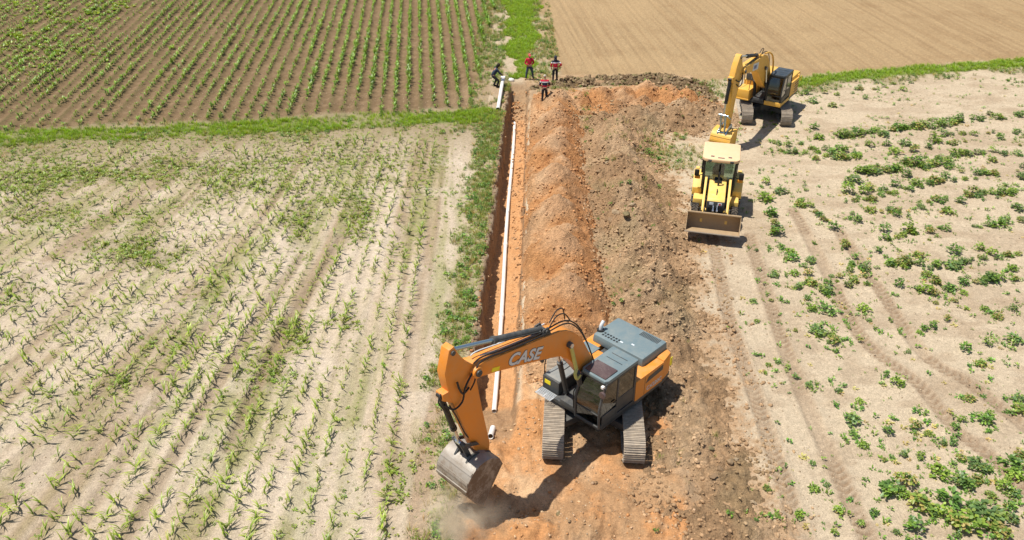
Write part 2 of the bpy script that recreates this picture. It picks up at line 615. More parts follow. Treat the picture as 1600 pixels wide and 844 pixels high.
def grid_mesh(name, xs, ys, zf, cf, keep=None):
    X, Y = np.meshgrid(xs, ys, indexing='ij')
    x, y = X.ravel(), Y.ravel()
    z = zf(x, y)
    nx, ny = len(xs), len(ys)
    i, j = np.meshgrid(np.arange(nx - 1), np.arange(ny - 1), indexing='ij')
    a = (i * ny + j).ravel()
    F = np.stack([a, a + ny, a + ny + 1, a + 1], 1)
    V = np.stack([x, y, z], 1)
    if keep is not None:
        kv = keep(x, y, z)
        F = F[kv[F].any(1)]
        used = np.zeros(len(V), bool)
        used[F] = True
        mp = np.cumsum(used) - 1
        V = V[used]
        F = mp[F]
    col = cf(V[:, 0], V[:, 1], V[:, 2])
    return np_mesh(name, V, F, col, True)


# ------------------------------------------------------------------ ground colours
SAND = np.array((.485, .385, .265))
SAND2 = np.array((.345, .25, .16))
BROWN = np.array((.175, .115, .060))
BROWN2 = np.array((.265, .18, .102))
TAN = np.array((.375, .26, .138))
TAN2 = np.array((.285, .185, .094))
CLAY = np.array((.53, .262, .108))
CLAY2 = np.array((.60, .385, .215))
CLAY3 = np.array((.42, .19, .075))
DIRT = np.array((.385, .243, .132))
DIRT2 = np.array((.50, .345, .205))
GREENISH = np.array((.25, .25, .09))
GRASS = np.array((.11, .19, .02))


def lerp(a, b, t):
    return a + (b - a) * t[:, None]


# weed patches of the lower left field, as seen in the photograph: (px, py, rx, ry, strength)
PATCH = [(130, 275, 190, 16, 1.0), (40, 290, 90, 14, .9), (330, 262, 160, 18, .75), (520, 250, 130, 20, .6), (60, 262, 200, 26, .55), (215, 400, 75, 26, .95), (160, 385, 60, 18, .6), (120, 340, 130, 22, .45),
         (380, 290, 70, 20, .7), (440, 290, 90, 26, .5), (560, 335, 26, 45, .85), (470, 345, 25, 42, .9), (545, 305, 50, 25, .5), (600, 270, 40, 30, .45), (540, 500, 34, 26, .6), (455, 525, 30, 30, .85), (420, 580, 45, 35, .6),
         (60, 330, 60, 30, .55), (30, 470, 60, 40, .35), (180, 590, 45, 22, .6), (330, 470, 60, 28, .3), (250, 540, 60, 30, .3), (480, 600, 40, 25, .35), (620, 745, 26, 45, .6), (600, 825, 18, 14, .8), (300, 320, 70, 20, .4),
         (700, 300, 20, 60, .2), (660, 250, 60, 40, .3), (120, 500, 90, 30, .2), (90, 620, 60, 20, .25), (630, 400, 60, 120, .12)]


def weed_density(x, y):
    u, v = Qv(x, y)
    d = np.zeros(np.shape(x))
    wu = u + (fbm(x * .9, y * .9, 3, 3) - .5) * 46
    wv = v + (fbm(x * .9 + 33, y * .9, 5, 3) - .5) * 30
    for px, py, rx, ry, s in PATCH:
        d = np.maximum(d, s * np.exp(-(((wu - px) / rx) ** 2 + ((wv - py) / ry) ** 2) ** 1.3))
    lower = (x < tr_left(y) - .6) & (y < band_y(x) - .4)
    far = sstep(5.5, 1.0, band_y(x) - y) * sstep(-1.5, -5, x)
    d = np.maximum(d, far * .5 * fbm(x * .5, y * .5, 7, 3) * 1.4)
    d = (d - .09) * .94 + .14 * sstep(.5, .75, fbm(x * .45, y * .45, 10, 4)) * sstep(60, 300, v)
    return np.where(lower, np.clip(d, 0, 1), 0)


def verge_mask(x, y):
    """rough weeds along the left edge of the trench"""
    e = tr_left(y) - x
    n = fbm(x * .8, y * .8, 12, 4)
    m = sstep(.05, .35, e) * (1 - sstep(.9, 1.9, e + (n - .5) * 1.6)) * ((y > 22.5) & (y < 49))
    near = sstep(0, .3, -1.5 - x) * (1 - sstep(-2.3, -3.4, x)) * (y < 24) * sstep(.45, .65, n)
    return np.clip(m * sstep(.22, .45, n) * 1.3 + near * .7, 0, 1)


GBLOB = [(1110, 133, 28, 6, .9), (1045, 240, 50, 12, 1.0), (1060, 258, 34, 9, .9), (1022, 228, 22, 10, .8), (1060, 215, 12, 6, .5), (915, 190, 8, 26, .45), (940, 300, 20, 60, .10), (960, 420, 26, 40, .25), (1000, 330, 40, 30, .12),
         (985, 250, 30, 30, .10), (1060, 722, 18, 7, .5), (1120, 722, 14, 7, .6), (945, 230, 25, 20, .12), (700, 770, 12, 16, .9), (905, 165, 12, 8, .3), (960, 460, 30, 20, .35), (990, 475, 30, 20, .2), (850, 118, 20, 12, .6), (880, 140, 30, 4, .3), (950, 137, 60, 6, .25)]


def grass_mask(x, y):
    """(bright grass, rough grass) densities 0..1"""
    n = fbm(x * .7, y * .7, 2, 4)
    d = y - band_y(x)
    inl = x < -.75
    core = (1 - sstep(.7, 1.35, np.abs(d - .1 + (n - .5) * 1.3))) * inl * (.35 + .65 * sstep(.35, .55, fbm(x * .35, y * 1.2, 6, 3)))
    edge = (1 - sstep(1.4, 2.8, np.abs(d + .2 + (n - .5) * 2.6))) * inl * sstep(.35, .6, n)
    rd = y - rband_y(x)
    rc = (1 - sstep(.5, 1.1, np.abs(rd + (n - .5) * 1.0))) * (x > 16.5)
    re = (1 - sstep(.9, 1.9, np.abs(rd + .5 + (n - .5) * 2))) * (x > 13) * sstep(.35, .6, n)
    n2 = fbm(x * 1.4, y * .5, 7, 4)
    cg = inpoly(x + (n - .5) * 2.2, y + (n2 - .5) * 3, CGRASS) * (.55 + .45 * sstep(.35, .6, n2))
    mid = ((x > -2.8) & (x < 3.4) & (y > 53 - 4.5 * (x < -.4)) & (y < 130)) * sstep(.40, .62, n + .12 * (np.abs(x - .6) > 1.2)) * (1 - cg) * .8
    mid = mid * (1 - (x > .0) * (y < 56.4))
    u, v = Qv(x, y)
    b = np.zeros(np.shape(x))
    for px, py, rx, ry, s in GBLOB:
        b = np.maximum(b, s * np.exp(-(((u - px) / rx) ** 2 + ((v - py) / ry) ** 2)))
    return np.clip(np.maximum(np.maximum(core, rc), cg), 0, 1), np.clip(np.maximum(np.maximum(edge * .75, re), np.maximum(mid, b)), 0, 1)


def ground_col(x, y, z):
    f1 = fbm(x * .5, y * .5, 3, 5)
    f2 = fbm(x * 2.6, y * 2.6, 5, 4)
    f3 = fbm(x * .12, y * .12, 8, 3)
    c = lerp(SAND[None].repeat(len(x), 0), SAND2, np.clip(sstep(.42, .75, f1) * .55 + sstep(.5, .8, f2) * .35, 0, 1))
    # lower left field: streaks along the rows
    lm = sstep(0, .8, tr_left(y) - .9 - x) * sstep(-.5, 1.5, band_y(x) - 1.0 - y)
    lr = lowrow(x, y)
    streak = fbm(lr * 1.35, y * .05, 4, 4)
    c = lerp(c, np.array((.56, .46, .345)), lm * (.45 + .5 * sstep(.55, .3, streak)))
    c = lerp(c, SAND2 * .92, lm * sstep(.52, .72, streak) * .8)
    rowline = .5 + .5 * np.cos(lr / .74 * 2 * np.pi)
    c = lerp(c, SAND2, lm * (1 - rowline) * .12)
    c = lerp(c, np.array((.36, .30, .15)), lm * rowline ** 2 * .42 * sstep(.3, .6, fbm(lr * 2, y * .3, 2, 3)))
    c = lerp(c, GREENISH, lm * sstep(.52, .75, fbm(lr * 1.1 + 7, y * .14, 6, 4)) * .6)
    c = lerp(c, np.array((.62, .52, .41)), lm * sstep(.52, .72, fbm(x * .55, y * .55, 2, 4)) * .4)
    wdn = weed_density(x, y)
    c = lerp(c, np.array((.20, .17, .085)), wdn * .75)
    farz = sstep(7, 1, band_y(x) - y) * (x < -1.5)
    c = lerp(c, np.array((.29, .225, .13)), farz * .75)
    # right field
    rm = sstep(7, 9, x) * (1 - tan_mask(x, y))
    c = lerp(c, np.array((.55, .445, .31)), rm * .7)
    c = lerp(c, np.array((.40, .30, .20)), rm * sstep(.48, .66, fbm(x * .35 + .2 * y, y * .9, 9, 5)) * .5)
    c = lerp(c, SAND2 * 1.05, rm * sstep(.5, .72, fbm(x * .8, y * 1.6, 11, 4)) * .45)
    # upper left field
    um = upper_mask(x, y)
    rc = rowcoord(x, y)
    r = .5 + .5 * np.cos(rc / .82 * 2 * np.pi)
    ub = lerp(BROWN[None].repeat(len(x), 0), BROWN2, np.clip(.75 * sstep(.35, .8, f2) * (1 - r) + .35 * f1, 0, 1))
    ub = lerp(ub, np.array((.12, .11, .04)), sstep(.55, .95, r) * .45)
    c = lerp(c, ub, um)
    # ploughed tan field
    tm = tan_mask(x, y)
    pl = fbm(rc * 3.2, y * .06, 9, 4)
    tb = lerp(TAN[None].repeat(len(x), 0), TAN2, np.clip(sstep(.42, .72, pl) * .5 + .4 * sstep(.5, .8, f1), 0, 1))
    head = 1 - sstep(0, 4.5, y - np.where(x > 17, rband_y(x) + .9, 57))
    tb = lerp(tb, TAN2 * 1.1, head * sstep(.4, .65, fbm(x * .15, y * 2.4, 2, 3)) * .5)
    tb = lerp(tb, TAN * 1.12, sstep(.5, .8, f3) * .5)
    c = lerp(c, tb, tm)
    # margins under grass
    g1, g2 = grass_mask(x, y)
    c = lerp(c, np.array((.13, .20, .025)), g1 * .85)
    c = lerp(c, np.array((.25, .215, .11)), g2 * .6)
    c = lerp(c, np.array((.26, .25, .12)), verge_mask(x, y) * .6)
    # tyre and track prints
    for t in TRACKS:
        d, s, a = dpoly(x, y, t)
        ph = (a + np.abs(s) * .8) / .27
        pt = sstep(.25, .75, np.abs((ph % 1) - .5) * 2)
        c = lerp(c, np.array((.38, .28, .185)), (1 - sstep(.18, .42, d + (f2 - .5) * .25)) * (.5 + .4 * f1))
        c = lerp(c, np.array((.27, .185, .115)), (1 - sstep(.2, .3, d)) * (1 - pt) * .8 * sstep(.25, .5, fbm(x * .6, y * .6, 4, 3)))
    for t in RUTS:
        d, s, a = dpoly(x, y, t)
        c = lerp(c, np.array((.27, .195, .125)), (1 - sstep(.12, .38, d)) * .6)
    d, s, a = dpoly(x, y, CRAWL)
    c = lerp(c, np.array((.36, .255, .165)), (1 - sstep(.22, .36, d)) * .7)
    # clay: trench, worked ground
    wm = work_mask(x, y)
    cl = lerp(CLAY[None].repeat(len(x), 0), CLAY2, sstep(.4, .7, fbm(x * .9, y * .9, 2, 5)))
    cl = lerp(cl, DIRT, sstep(.46, .64, fbm(x * .55 + 5, y * .55, 7, 4)) * .75)
    c = lerp(c, cl, wm)
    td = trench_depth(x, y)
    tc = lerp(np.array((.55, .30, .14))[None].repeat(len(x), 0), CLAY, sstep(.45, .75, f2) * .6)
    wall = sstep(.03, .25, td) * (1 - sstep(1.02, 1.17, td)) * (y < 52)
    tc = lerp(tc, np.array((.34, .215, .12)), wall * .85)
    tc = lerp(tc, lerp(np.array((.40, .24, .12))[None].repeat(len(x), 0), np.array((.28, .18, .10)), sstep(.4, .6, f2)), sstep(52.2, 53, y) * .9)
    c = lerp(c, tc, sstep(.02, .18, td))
    rl = np.exp(-((x - tr_right(y) - .24) / .10) ** 2) * (y < 54) * (y > 22)
    c = lerp(c, np.array((.56, .44, .30)), rl * .8)
    lip = np.exp(-((x - tr_left(y) + .1) / .16) ** 2) * ((y > 22) & (y < 54.5))
    c = lerp(c, np.array((.22, .145, .085)), lip * .75)
    sc = side_cut(x, y)
    c = lerp(c, np.array((.17, .115, .06)), sstep(.05, .3, sc))  # cut painted darker with depth: its shading put into the soil colour
    fill = sstep(.2, -.3, np.minimum(np.abs(x - 6.7) - 5.9, 9) ) * sstep(46.5, 48, y) * (1 - sstep(56.2, 57, y))
    c = lerp(c, lerp(DIRT[None].repeat(len(x), 0), DIRT2, sstep(.4, .6, f2)), fill * .9)
    mix_ = sstep(0, .5, x - tr_right(y) - .3) * (1 - sstep(4.6, 6.5, x)) * (y > 22) * (y < 53)
    c = lerp(c, lerp(CLAY2[None].repeat(len(x), 0), DIRT, sstep(2.5, 4.2, x + (f1 - .5) * 2)), mix_)
    toe = sstep(-.22, .02, heap_brown(x, y) + (f2 - .5) * .3) * (1 - wm)
    c = lerp(c, DIRT * 1.1, toe * .8)
    # trodden earth round the far end of the trench
    fe = (1 - sstep(2.2, 4.2, np.hypot((x - .2) * .8, (y - 54.3) * .7))) * (y > 48)
    c = lerp(c, np.array((.36, .25, .15)), fe * .55 * sstep(.35, .6, f1))
    return c * (.94 + .12 * rng.random(len(x)))[:, None]


def spaced(a, b, s0, s1):
    v = [a]
    while v[-1] < b:
        t = (v[-1] - a) / (b - a)
        v.append(v[-1] + s0 + (s1 - s0) * t)
    return v


xs = spaced(-46, -3, .13, .10)[:-1] + spaced(-3, 9, .06, .06)[:-1] + spaced(9, 46, .085, .13)
far_x = [60, 80, 110, 160, 260, 450, 800, 1500]
xs = [-q for q in far_x[::-1]] + xs + far_x
ys = spaced(13, 34, .06, .09)[:-1] + spaced(34, 84, .09, .17)
ys = [-1500, -600, -200, -80, -30, -5, 5, 10] + ys + [90, 100, 115, 140, 180, 250, 400, 800, 1600]
g = link('ground', grid_mesh('ground', np.array(xs), np.array(ys), ground_z, ground_col), 'earth')
tag(g, kind='structure')


# ------------------------------------------------------------------ spoil heaps
def orange_col(x, y, z):
    f1 = fbm(x * .8, y * .8, 3, 5)
    f2 = fbm(x * 3.2, y * 3.2, 9, 4)
    c = lerp(CLAY[None].repeat(len(x), 0), CLAY3, sstep(.5, .75, f2) * .7)
    c = lerp(c, CLAY2 * 1.05, sstep(.42, .68, f1) * .65)
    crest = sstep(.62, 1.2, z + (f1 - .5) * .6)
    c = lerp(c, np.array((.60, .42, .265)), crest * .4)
    c = lerp(c, CLAY3 * 1.05, sstep(.15, .55, x - 2.5 + (f1 - .5)) * (y < 49) * .35)  # right flank darker: shade of the side away from the sun, put into colour
    c = lerp(c, np.array((.33, .20, .11)), sstep(.55, .75, fbm(x * .6 + 11, y * .6, 6, 4)) * .5)
    return c * (.9 + .2 * rng.random(len(x)))[:, None]


def brown_col(x, y, z):
    f1 = fbm(x * .7, y * .7, 5, 5)
    f2 = fbm(x * 3, y * 3, 1, 4)
    c = lerp(DIRT[None].repeat(len(x), 0), DIRT2, sstep(.4, .7, f1) * .9)
    c = lerp(c, np.array((.25, .165, .092)), sstep(.5, .75, f2) * .55)
    c = lerp(c, CLAY2 * .9, sstep(.52, .72, fbm(x * .45 + 3, y * .45, 10, 4)) * .6)
    c = lerp(c, np.array((.27, .22, .115)), sstep(.56, .72, fbm(x * .6, y * .6 + 8, 12, 3)) * .3)
    return c * (.88 + .24 * rng.random(len(x)))[:, None]


def bank_col(x, y, z):
    f1 = fbm(x * 1.4, y * 1.4, 5, 5)
    c = lerp(np.array((.20, .135, .075))[None].repeat(len(x), 0), np.array((.32, .235, .13)), sstep(.4, .65, f1))
    c = lerp(c, np.array((.36, .27, .15)), sstep(.2, .55, z) * .4)
    return c * (.85 + .3 * rng.random(len(x)))[:, None]


def keep_heap(x, y, z):
    return z > ground_z(x, y) - .05


h1 = link('spoil_heap', grid_mesh('spoil_heap', np.arange(-.2, 13.6, .065), np.arange(22.8, 54.2, .065), heap_orange, orange_col,
                                  lambda x, y, z: keep_heap(x, y, z) & (x > tr_right(y) + .16)), 'heap')
tag(h1, 'long ridge of orange clay mounds dug out along the right side of the trench', 'soil heap')
h2 = link('spoil_heap', grid_mesh('spoil_heap_brown', np.arange(3.0, 15, .065), np.arange(12.5, 50.8, .065), heap_brown, brown_col, keep_heap), 'heap')
tag(h2, 'long ridge of brown stony topsoil between the orange clay and the sandy field', 'soil heap')
h3 = link('spoil_heap', grid_mesh('spoil_heap_bank', np.arange(1.2, 13.6, .065), np.arange(50.6, 57.4, .065), heap_bank, bank_col, keep_heap), 'heap')
tag(h3, 'low bank of dark clods along the edge of the ploughed tan field', 'soil heap')


def lump(seed):
    r = np.random.default_rng(seed)
    bm = bmesh.new()
    bmesh.ops.create_icosphere(bm, subdivisions=1, radius=1)
    V = np.array([v.co[:] for v in bm.verts])
    T = np.array([[v.index for v in f.verts] for f in bm.faces])
    bm.free()
    V = V * (1 + (r.random(len(V)) - .5) * .7)[:, None] * np.array([1, r.uniform(.6, 1), r.uniform(.5, .8)])
    return V, T, np.ones((len(V), 3))


LUMPS = [lump(k) for k in range(8)]


def clods(name, n, box, hf, cols, smin, smax, label, cat, mask=None, power=3.0, csel=None):
    x = rng.uniform(box[0], box[1], n)
    y = rng.uniform(box[2], box[3], n)
    h = hf(x, y)
    gz = ground_z(x, y)
    ok = (h > gz - .03) if mask is None else mask(x, y)
    x, y = x[ok], y[ok]
    z = surf_z(x, y)
    s = smin + (smax - smin) * rng.random(len(x)) ** power
    cm = cols[rng.integers(0, len(cols), len(x))] if csel is None else csel(x, y)
    cm = cm * rng.uniform(.8, 1.25, len(x))[:, None]
    me = scatter_mesh(name, LUMPS, np.stack([x, y, z + s * .15], 1), rng.uniform(0, 6.28, len(x)), s, cm)
    o = link(name, me, 'clod')
    tag(o, label, cat, kind='stuff')
    return o


clods('clay_lumps', 26000, (0, 13.4, 23, 54), heap_orange, np.array([CLAY, CLAY2, CLAY3, (.40, .25, .13), (.56, .36, .2), (.47, .19, .07)]), .014, .095,
      'loose lumps of orange clay lying on the orange ridge', 'clay lumps', power=3.6, csel=lambda x, y: orange_col(x, y, heap_orange(x, y)) * .97,
      mask=lambda x, y: (heap_orange(x, y) > ground_z(x, y)) & (rng.random(len(x)) < .2 + 1.2 * sstep(.42, .62, fbm(x * 1.1, y * 1.1, 13, 3))))
clods('soil_lumps', 40000, (3.4, 14.5, 13, 50.5), heap_brown, np.array([DIRT, DIRT2, (.30, .2, .115), (.42, .30, .19), (.5, .38, .25), (.26, .17, .1)]), .012, .10,
      'loose brown lumps and stones lying on the brown topsoil ridge', 'soil lumps', power=3.8, csel=lambda x, y: brown_col(x, y, heap_brown(x, y)) * .97,
      mask=lambda x, y: (heap_brown(x, y) - ground_z(x, y) > -.2 + .3 * (rng.random(len(x)) ** 3 - .4)) & (rng.random(len(x)) < .25 + 1.1 * sstep(.42, .65, fbm(x * .9, y * .9, 13, 3))))
clods('topsoil_clods', 4200, (1.3, 13.2, 51, 57.2), heap_bank, np.array([(.17, .11, .06), (.25, .17, .10), (.34, .25, .15), (.21, .17, .08)]), .02, .17,
      'dark clods tumbled along the bank beside the tan field', 'clods', power=3)
clods('edge_clods', 3200, (-1.8, .3, 22, 55), heap_orange, np.array([(.20, .13, .075), (.26, .17, .10), (.16, .105, .06), (.22, .19, .09)]), .02, .11,
      'dark crumbly clods hanging along the left edge of the trench', 'clods', mask=lambda x, y: (np.abs(x - tr_left(y) + .12) < .05 + .2 * rng.random(len(x)) ** 2) & (trench_depth(x, y) < .04), power=2.2)
clods('work_rubble', 4500, (-2.2, 6.2, 14.5, 25), heap_orange, np.array([CLAY, CLAY2, DIRT2, DIRT, (.5, .33, .2)]), .01, .075,
      'small lumps of clay scattered on the worked ground around the orange excavator', 'clay rubble', mask=lambda x, y: (rng.random(len(x)) < .6) & (work_mask(x, y) > .3) & (trench_depth(x, y) < .5), power=5)
clods('trench_rubble', 1500, (-1.7, 1.5, 21, 55), heap_orange, np.array([CLAY, CLAY3, CLAY2, (.25, .15, .08)]), .01, .09,
      'crumbs of clay fallen on the trench floor and its edges', 'clay rubble',
      mask=lambda x, y: ((trench_depth(x, y) > .9) & ((rng.random(len(x)) < .1) & (x < tr_left(y) + .35) | ((rng.random(len(x)) < .08) & (np.abs(x + .64 - (y - 22.7) * .0288) > .22)))) | (np.abs(x - tr_left(y) + .1) < .2), power=3)
clods('field_crumbs', 42000, (-30, 38, 15, 54), heap_orange, np.array([SAND, SAND2, SAND2 * .9, SAND * 1.1, SAND * .9]), .008, .036,
      'crumbs of dry soil strewn over the pale fields', 'soil crumbs', mask=lambda x, y: (heap_brown(x, y) < 0) & (heap_orange(x, y) < 0) & (trench_depth(x, y) < .02), power=2.5)


# ------------------------------------------------------------------ plants
LEAFGAIN = np.array((1.85, 1.6, 1.3))


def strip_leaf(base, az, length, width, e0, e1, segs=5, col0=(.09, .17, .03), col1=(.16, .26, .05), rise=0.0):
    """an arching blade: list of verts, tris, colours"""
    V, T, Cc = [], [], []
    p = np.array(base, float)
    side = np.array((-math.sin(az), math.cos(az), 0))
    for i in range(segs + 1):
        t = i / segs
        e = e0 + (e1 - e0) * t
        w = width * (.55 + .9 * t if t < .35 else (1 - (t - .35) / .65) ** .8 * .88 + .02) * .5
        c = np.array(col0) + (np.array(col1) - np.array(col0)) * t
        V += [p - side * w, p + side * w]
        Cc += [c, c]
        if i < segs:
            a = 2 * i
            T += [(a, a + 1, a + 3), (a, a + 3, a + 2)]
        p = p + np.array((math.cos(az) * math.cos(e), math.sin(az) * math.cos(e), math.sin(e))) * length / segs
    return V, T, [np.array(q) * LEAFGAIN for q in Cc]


def merge(parts):
    V, T, Cc = [], [], []
    for v, t, c in parts:
        o = len(V)
        V += v
        T += [tuple(i + o for i in q) for q in t]
        Cc += c
    return np.array(V, float), np.array(T), np.array(Cc, float)


def maize(seed, nl=7, h=.5):
    r = random.Random(seed)
    az = r.uniform(0, 6.28)
    ps = []
    for k in range(nl):
        t = k / nl
        a = az + (math.pi if k % 2 else 0) + r.uniform(-.5, .5)
        L = h * r.uniform(.75, 1.1) * (.75 + .5 * math.sin(t * 2.6))
        g = r.uniform(.85, 1.25)
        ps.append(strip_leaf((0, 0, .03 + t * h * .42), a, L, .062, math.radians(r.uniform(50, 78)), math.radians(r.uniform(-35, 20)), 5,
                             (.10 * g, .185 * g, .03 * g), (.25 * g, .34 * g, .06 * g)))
    ps.append(strip_leaf((0, 0, -.03), az, h * .55, .03, 1.5, 1.55, 2, (.13, .2, .05), (.16, .24, .05)))
    return merge(ps)


def broad_leaf(p, az, el, L, Wd, col):
    d = np.array((math.cos(az) * math.cos(el), math.sin(az) * math.cos(el), math.sin(el)))
    s = np.array((-math.sin(az), math.cos(az), 0))
    up = np.cross(d, s)
    p = np.array(p, float)
    V = [p, p + d * L * .35 + s * Wd * .5 + up * L * .05, p + d * L * .8 + s * Wd * .36, p + d * L - up * L * .06, p + d * L * .8 - s * Wd * .36, p + d * L * .35 - s * Wd * .5 + up * L * .05, p + d * L * .5 - up * L * .03]
    T = [(0, 6, 1), (1, 6, 2), (2, 6, 3), (3, 6, 4), (4, 6, 5), (5, 6, 0)]
    c = np.array(col)
    c = c * LEAFGAIN
    return V, T, [c * .9, c, c, c * 1.1, c, c, c * .95]


def bush(seed, R=.3, Hh=.34, n=70, leaf=.10, cols=((.065, .155, .032), (.09, .20, .035), (.125, .245, .04), (.05, .125, .03))):
    r = random.Random(seed)
    ps = []
    lob = [(r.uniform(-.30, .30) * R, r.uniform(-.30, .30) * R, r.uniform(.6, .9), r.uniform(.6, 1)) for _ in range(6)]
    seen = [(a_ * t_, b_ * t_, Hh * d_ * .8 * t_) for a_, b_, c_, d_ in lob for t_ in (.3, .6, 1.0)]
    for _ in range(n * 4):
        if len(seen) >= n + 18:
            break
        lx, ly, lr, lh = r.choice(lob)
        a = r.uniform(0, 6.28)
        q = math.sqrt(r.random())
        x = lx + math.cos(a) * q * R * lr
        y = ly + math.sin(a) * q * R * lr
        z = Hh * lh * (1 - .75 * q * q) * r.uniform(.5, 1.05)
        if min((x - a_) ** 2 + (y - b_) ** 2 + .5 * (z - c_) ** 2 for a_, b_, c_ in seen) >(leaf * .75) ** 2:
            continue
        seen.append((x, y, z))
        ps.append(broad_leaf((x, y, z), a + r.uniform(-.7, .7), r.uniform(-.5, .6), leaf * r.uniform(.7, 1.3), leaf * .8 * r.uniform(.7, 1.2), np.array(r.choice(cols)) * r.uniform(.75, 1.25)))
    for lx, ly, lr, lh in lob:
        ps.append(strip_leaf((0, 0, -.02), math.atan2(ly, lx), math.hypot(lx, ly) + Hh * lh * .8, .014, 1.2, .8, 2, (.1, .14, .05), (.1, .16, .05)))
    return merge(ps)


def tuft(seed, n=14, h=.3, spread=.09, w=.022, c0=(.10, .17, .02), c1=(.19, .30, .03)):
    r = random.Random(seed)
    ps = []
    for k in range(n):
        a = r.uniform(0, 6.28)
        q = r.random() * spread
        g = r.uniform(.75, 1.25)
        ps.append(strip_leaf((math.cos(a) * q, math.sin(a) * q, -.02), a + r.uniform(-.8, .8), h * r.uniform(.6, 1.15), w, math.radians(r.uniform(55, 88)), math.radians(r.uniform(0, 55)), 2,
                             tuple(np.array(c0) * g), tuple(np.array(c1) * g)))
    return merge(ps)


def rosette(seed, n=9, R=.10, col=(.10, .19, .035), el=(.0, .7)):
    r = random.Random(seed)
    ps = []
    for k in range(n):
        a = k * 6.28 / n * 2.4 + r.uniform(-.4, .4)
        q = r.random() * R * .5
        ps.append(broad_leaf((math.cos(a) * q, math.sin(a) * q, r.uniform(.0, .06)), a, r.uniform(*el), R * r.uniform(.6, 1.1), R * .5, np.array(col) * r.uniform(.7, 1.3)))
    return merge(ps)


def singles(name, protos, pts, label, cat, group):
    """each plant an object of its own, sharing its mesh with others of its shape"""
    mes = [np_mesh(name, *p) for p in protos]
    for m in mes:
        m.materials.append(MAT['leaf'])
    for i, (x, y, z, rz, s) in enumerate(pts):
        o = bpy.data.objects.new(name, mes[i % len(mes)])
        C.objects.link(o)
        o.location = (x, y, z)
        o.rotation_euler = (0, 0, rz)
        o.scale = (s, s, s)
        tag(o, label, cat, group)


def rest(name, protos, pts, label, cat, tint=.25):
    pts = np.array(pts)
    n = len(pts)
    cm = 1 + (rng.random((n, 1)) - .5) * 2 * tint + (rng.random((n, 3)) - .5) * .16
    cm[:, 0] += (rng.random(n) - .4) * .25
    me = scatter_mesh(name, protos, pts[:, :3], pts[:, 3], pts[:, 4], cm)
    o = link(name, me, 'leaf')
    tag(o, label, cat, kind='stuff')


def in_view(x, y, mar=30):
    u, v = Qv(x, y)
    return (u > -mar) & (u < 1600 + mar) & (v > -mar) & (v < 844 + mar)


# --- maize of the lower left field
pts = []
for k in range(-60, 0):
    lr = k * .74 - 2.95
    for y in np.arange(13.5, 50, .20):
        yy = y + rng.uniform(-.08, .08)
        # invert lowrow by a few fixed point steps
        x = lr
        for _ in range(6):
            kk = -0.05 + 0.0165 * min(max(-3 - x, 0), 14)
            x = lr + kk * (yy - 16)
        x += rng.normal(0, .03)
        pts.append((x, yy))
pts = np.array(pts)
ok = (pts[:, 0] < tr_left(pts[:, 1]) - 1.75) & (pts[:, 1] < band_y(pts[:, 0]) - 2.6) & in_view(pts[:, 0], pts[:, 1], 60)
pts = pts[ok]
dens = fbm(pts[:, 0] * .33, pts[:, 1] * .33, 13, 3)
sizen = fbm(pts[:, 0] * .8 + 5, pts[:, 1] * .8, 14, 3)
far = sstep(30, 42, pts[:, 1])
ok = rng.random(len(pts)) < np.clip(.62 + 1.0 * (dens - .35), .4, .96) * (1 - .35 * far)
pts, sizen = pts[ok], sizen[ok]
zz = ground_z(pts[:, 0], pts[:, 1])
scl = np.clip(.34 + .75 * (sizen - .25) + rng.normal(0, .13, len(pts)), .2, .85)
allp = [(x, y, z, rng.uniform(0, 6.28), s) for (x, y), z, s in zip(pts, zz, scl)]
allp.sort(key=lambda q: -q[4] / math.sqrt(q[0] ** 2 + q[1] ** 2 + 300))
vis = [q for q in allp if in_view(q[0], q[1], 4)]
MZ = [maize(k) for k in range(8)]
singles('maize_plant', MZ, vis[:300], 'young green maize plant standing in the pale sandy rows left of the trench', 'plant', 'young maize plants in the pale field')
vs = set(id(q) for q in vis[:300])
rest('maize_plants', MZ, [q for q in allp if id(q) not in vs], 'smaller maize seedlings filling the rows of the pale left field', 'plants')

# --- low weeds of the lower left field and of the trench verge
n = 90000
x = rng.uniform(-32, 0, n)
y = rng.uniform(14, 51, n)
wd_ = weed_density(x, y)
vg = verge_mask(x, y)
lowf = (x < tr_left(y) - .5) & (y < band_y(x) - .5)
p = np.clip(wd_ * .95 + vg * .75 + lowf * .035 + lowf * .10 * sstep(.5, .7, fbm(lowrow(x, y) * 1.1 + 7, y * .14, 6, 4)), 0, 1)
ok = (rng.random(n) < p) & in_view(x, y) & (x < tr_left(y) - .02)
x, y = x[ok], y[ok]
RS = [rosette(k, 9, .11, (.12, .19, .03)) for k in range(3)] + [rosette(k + 9, 8, .09, (.15, .21, .04), (.3, 1.1)) for k in range(3)] + [tuft(60 + k, 9, .17, .07, .016, (.12, .17, .04), (.20, .27, .06)) for k in range(3)]
rest('field_weeds', RS, np.stack([x, y, ground_z(x, y), rng.uniform(0, 6.28, len(x)), rng.uniform(.4, 1.25, len(x)) * (.65 + .5 * weed_density(x, y))], 1),
     'low green weeds spreading in patches over the left field and the trench edge', 'weeds', .3)

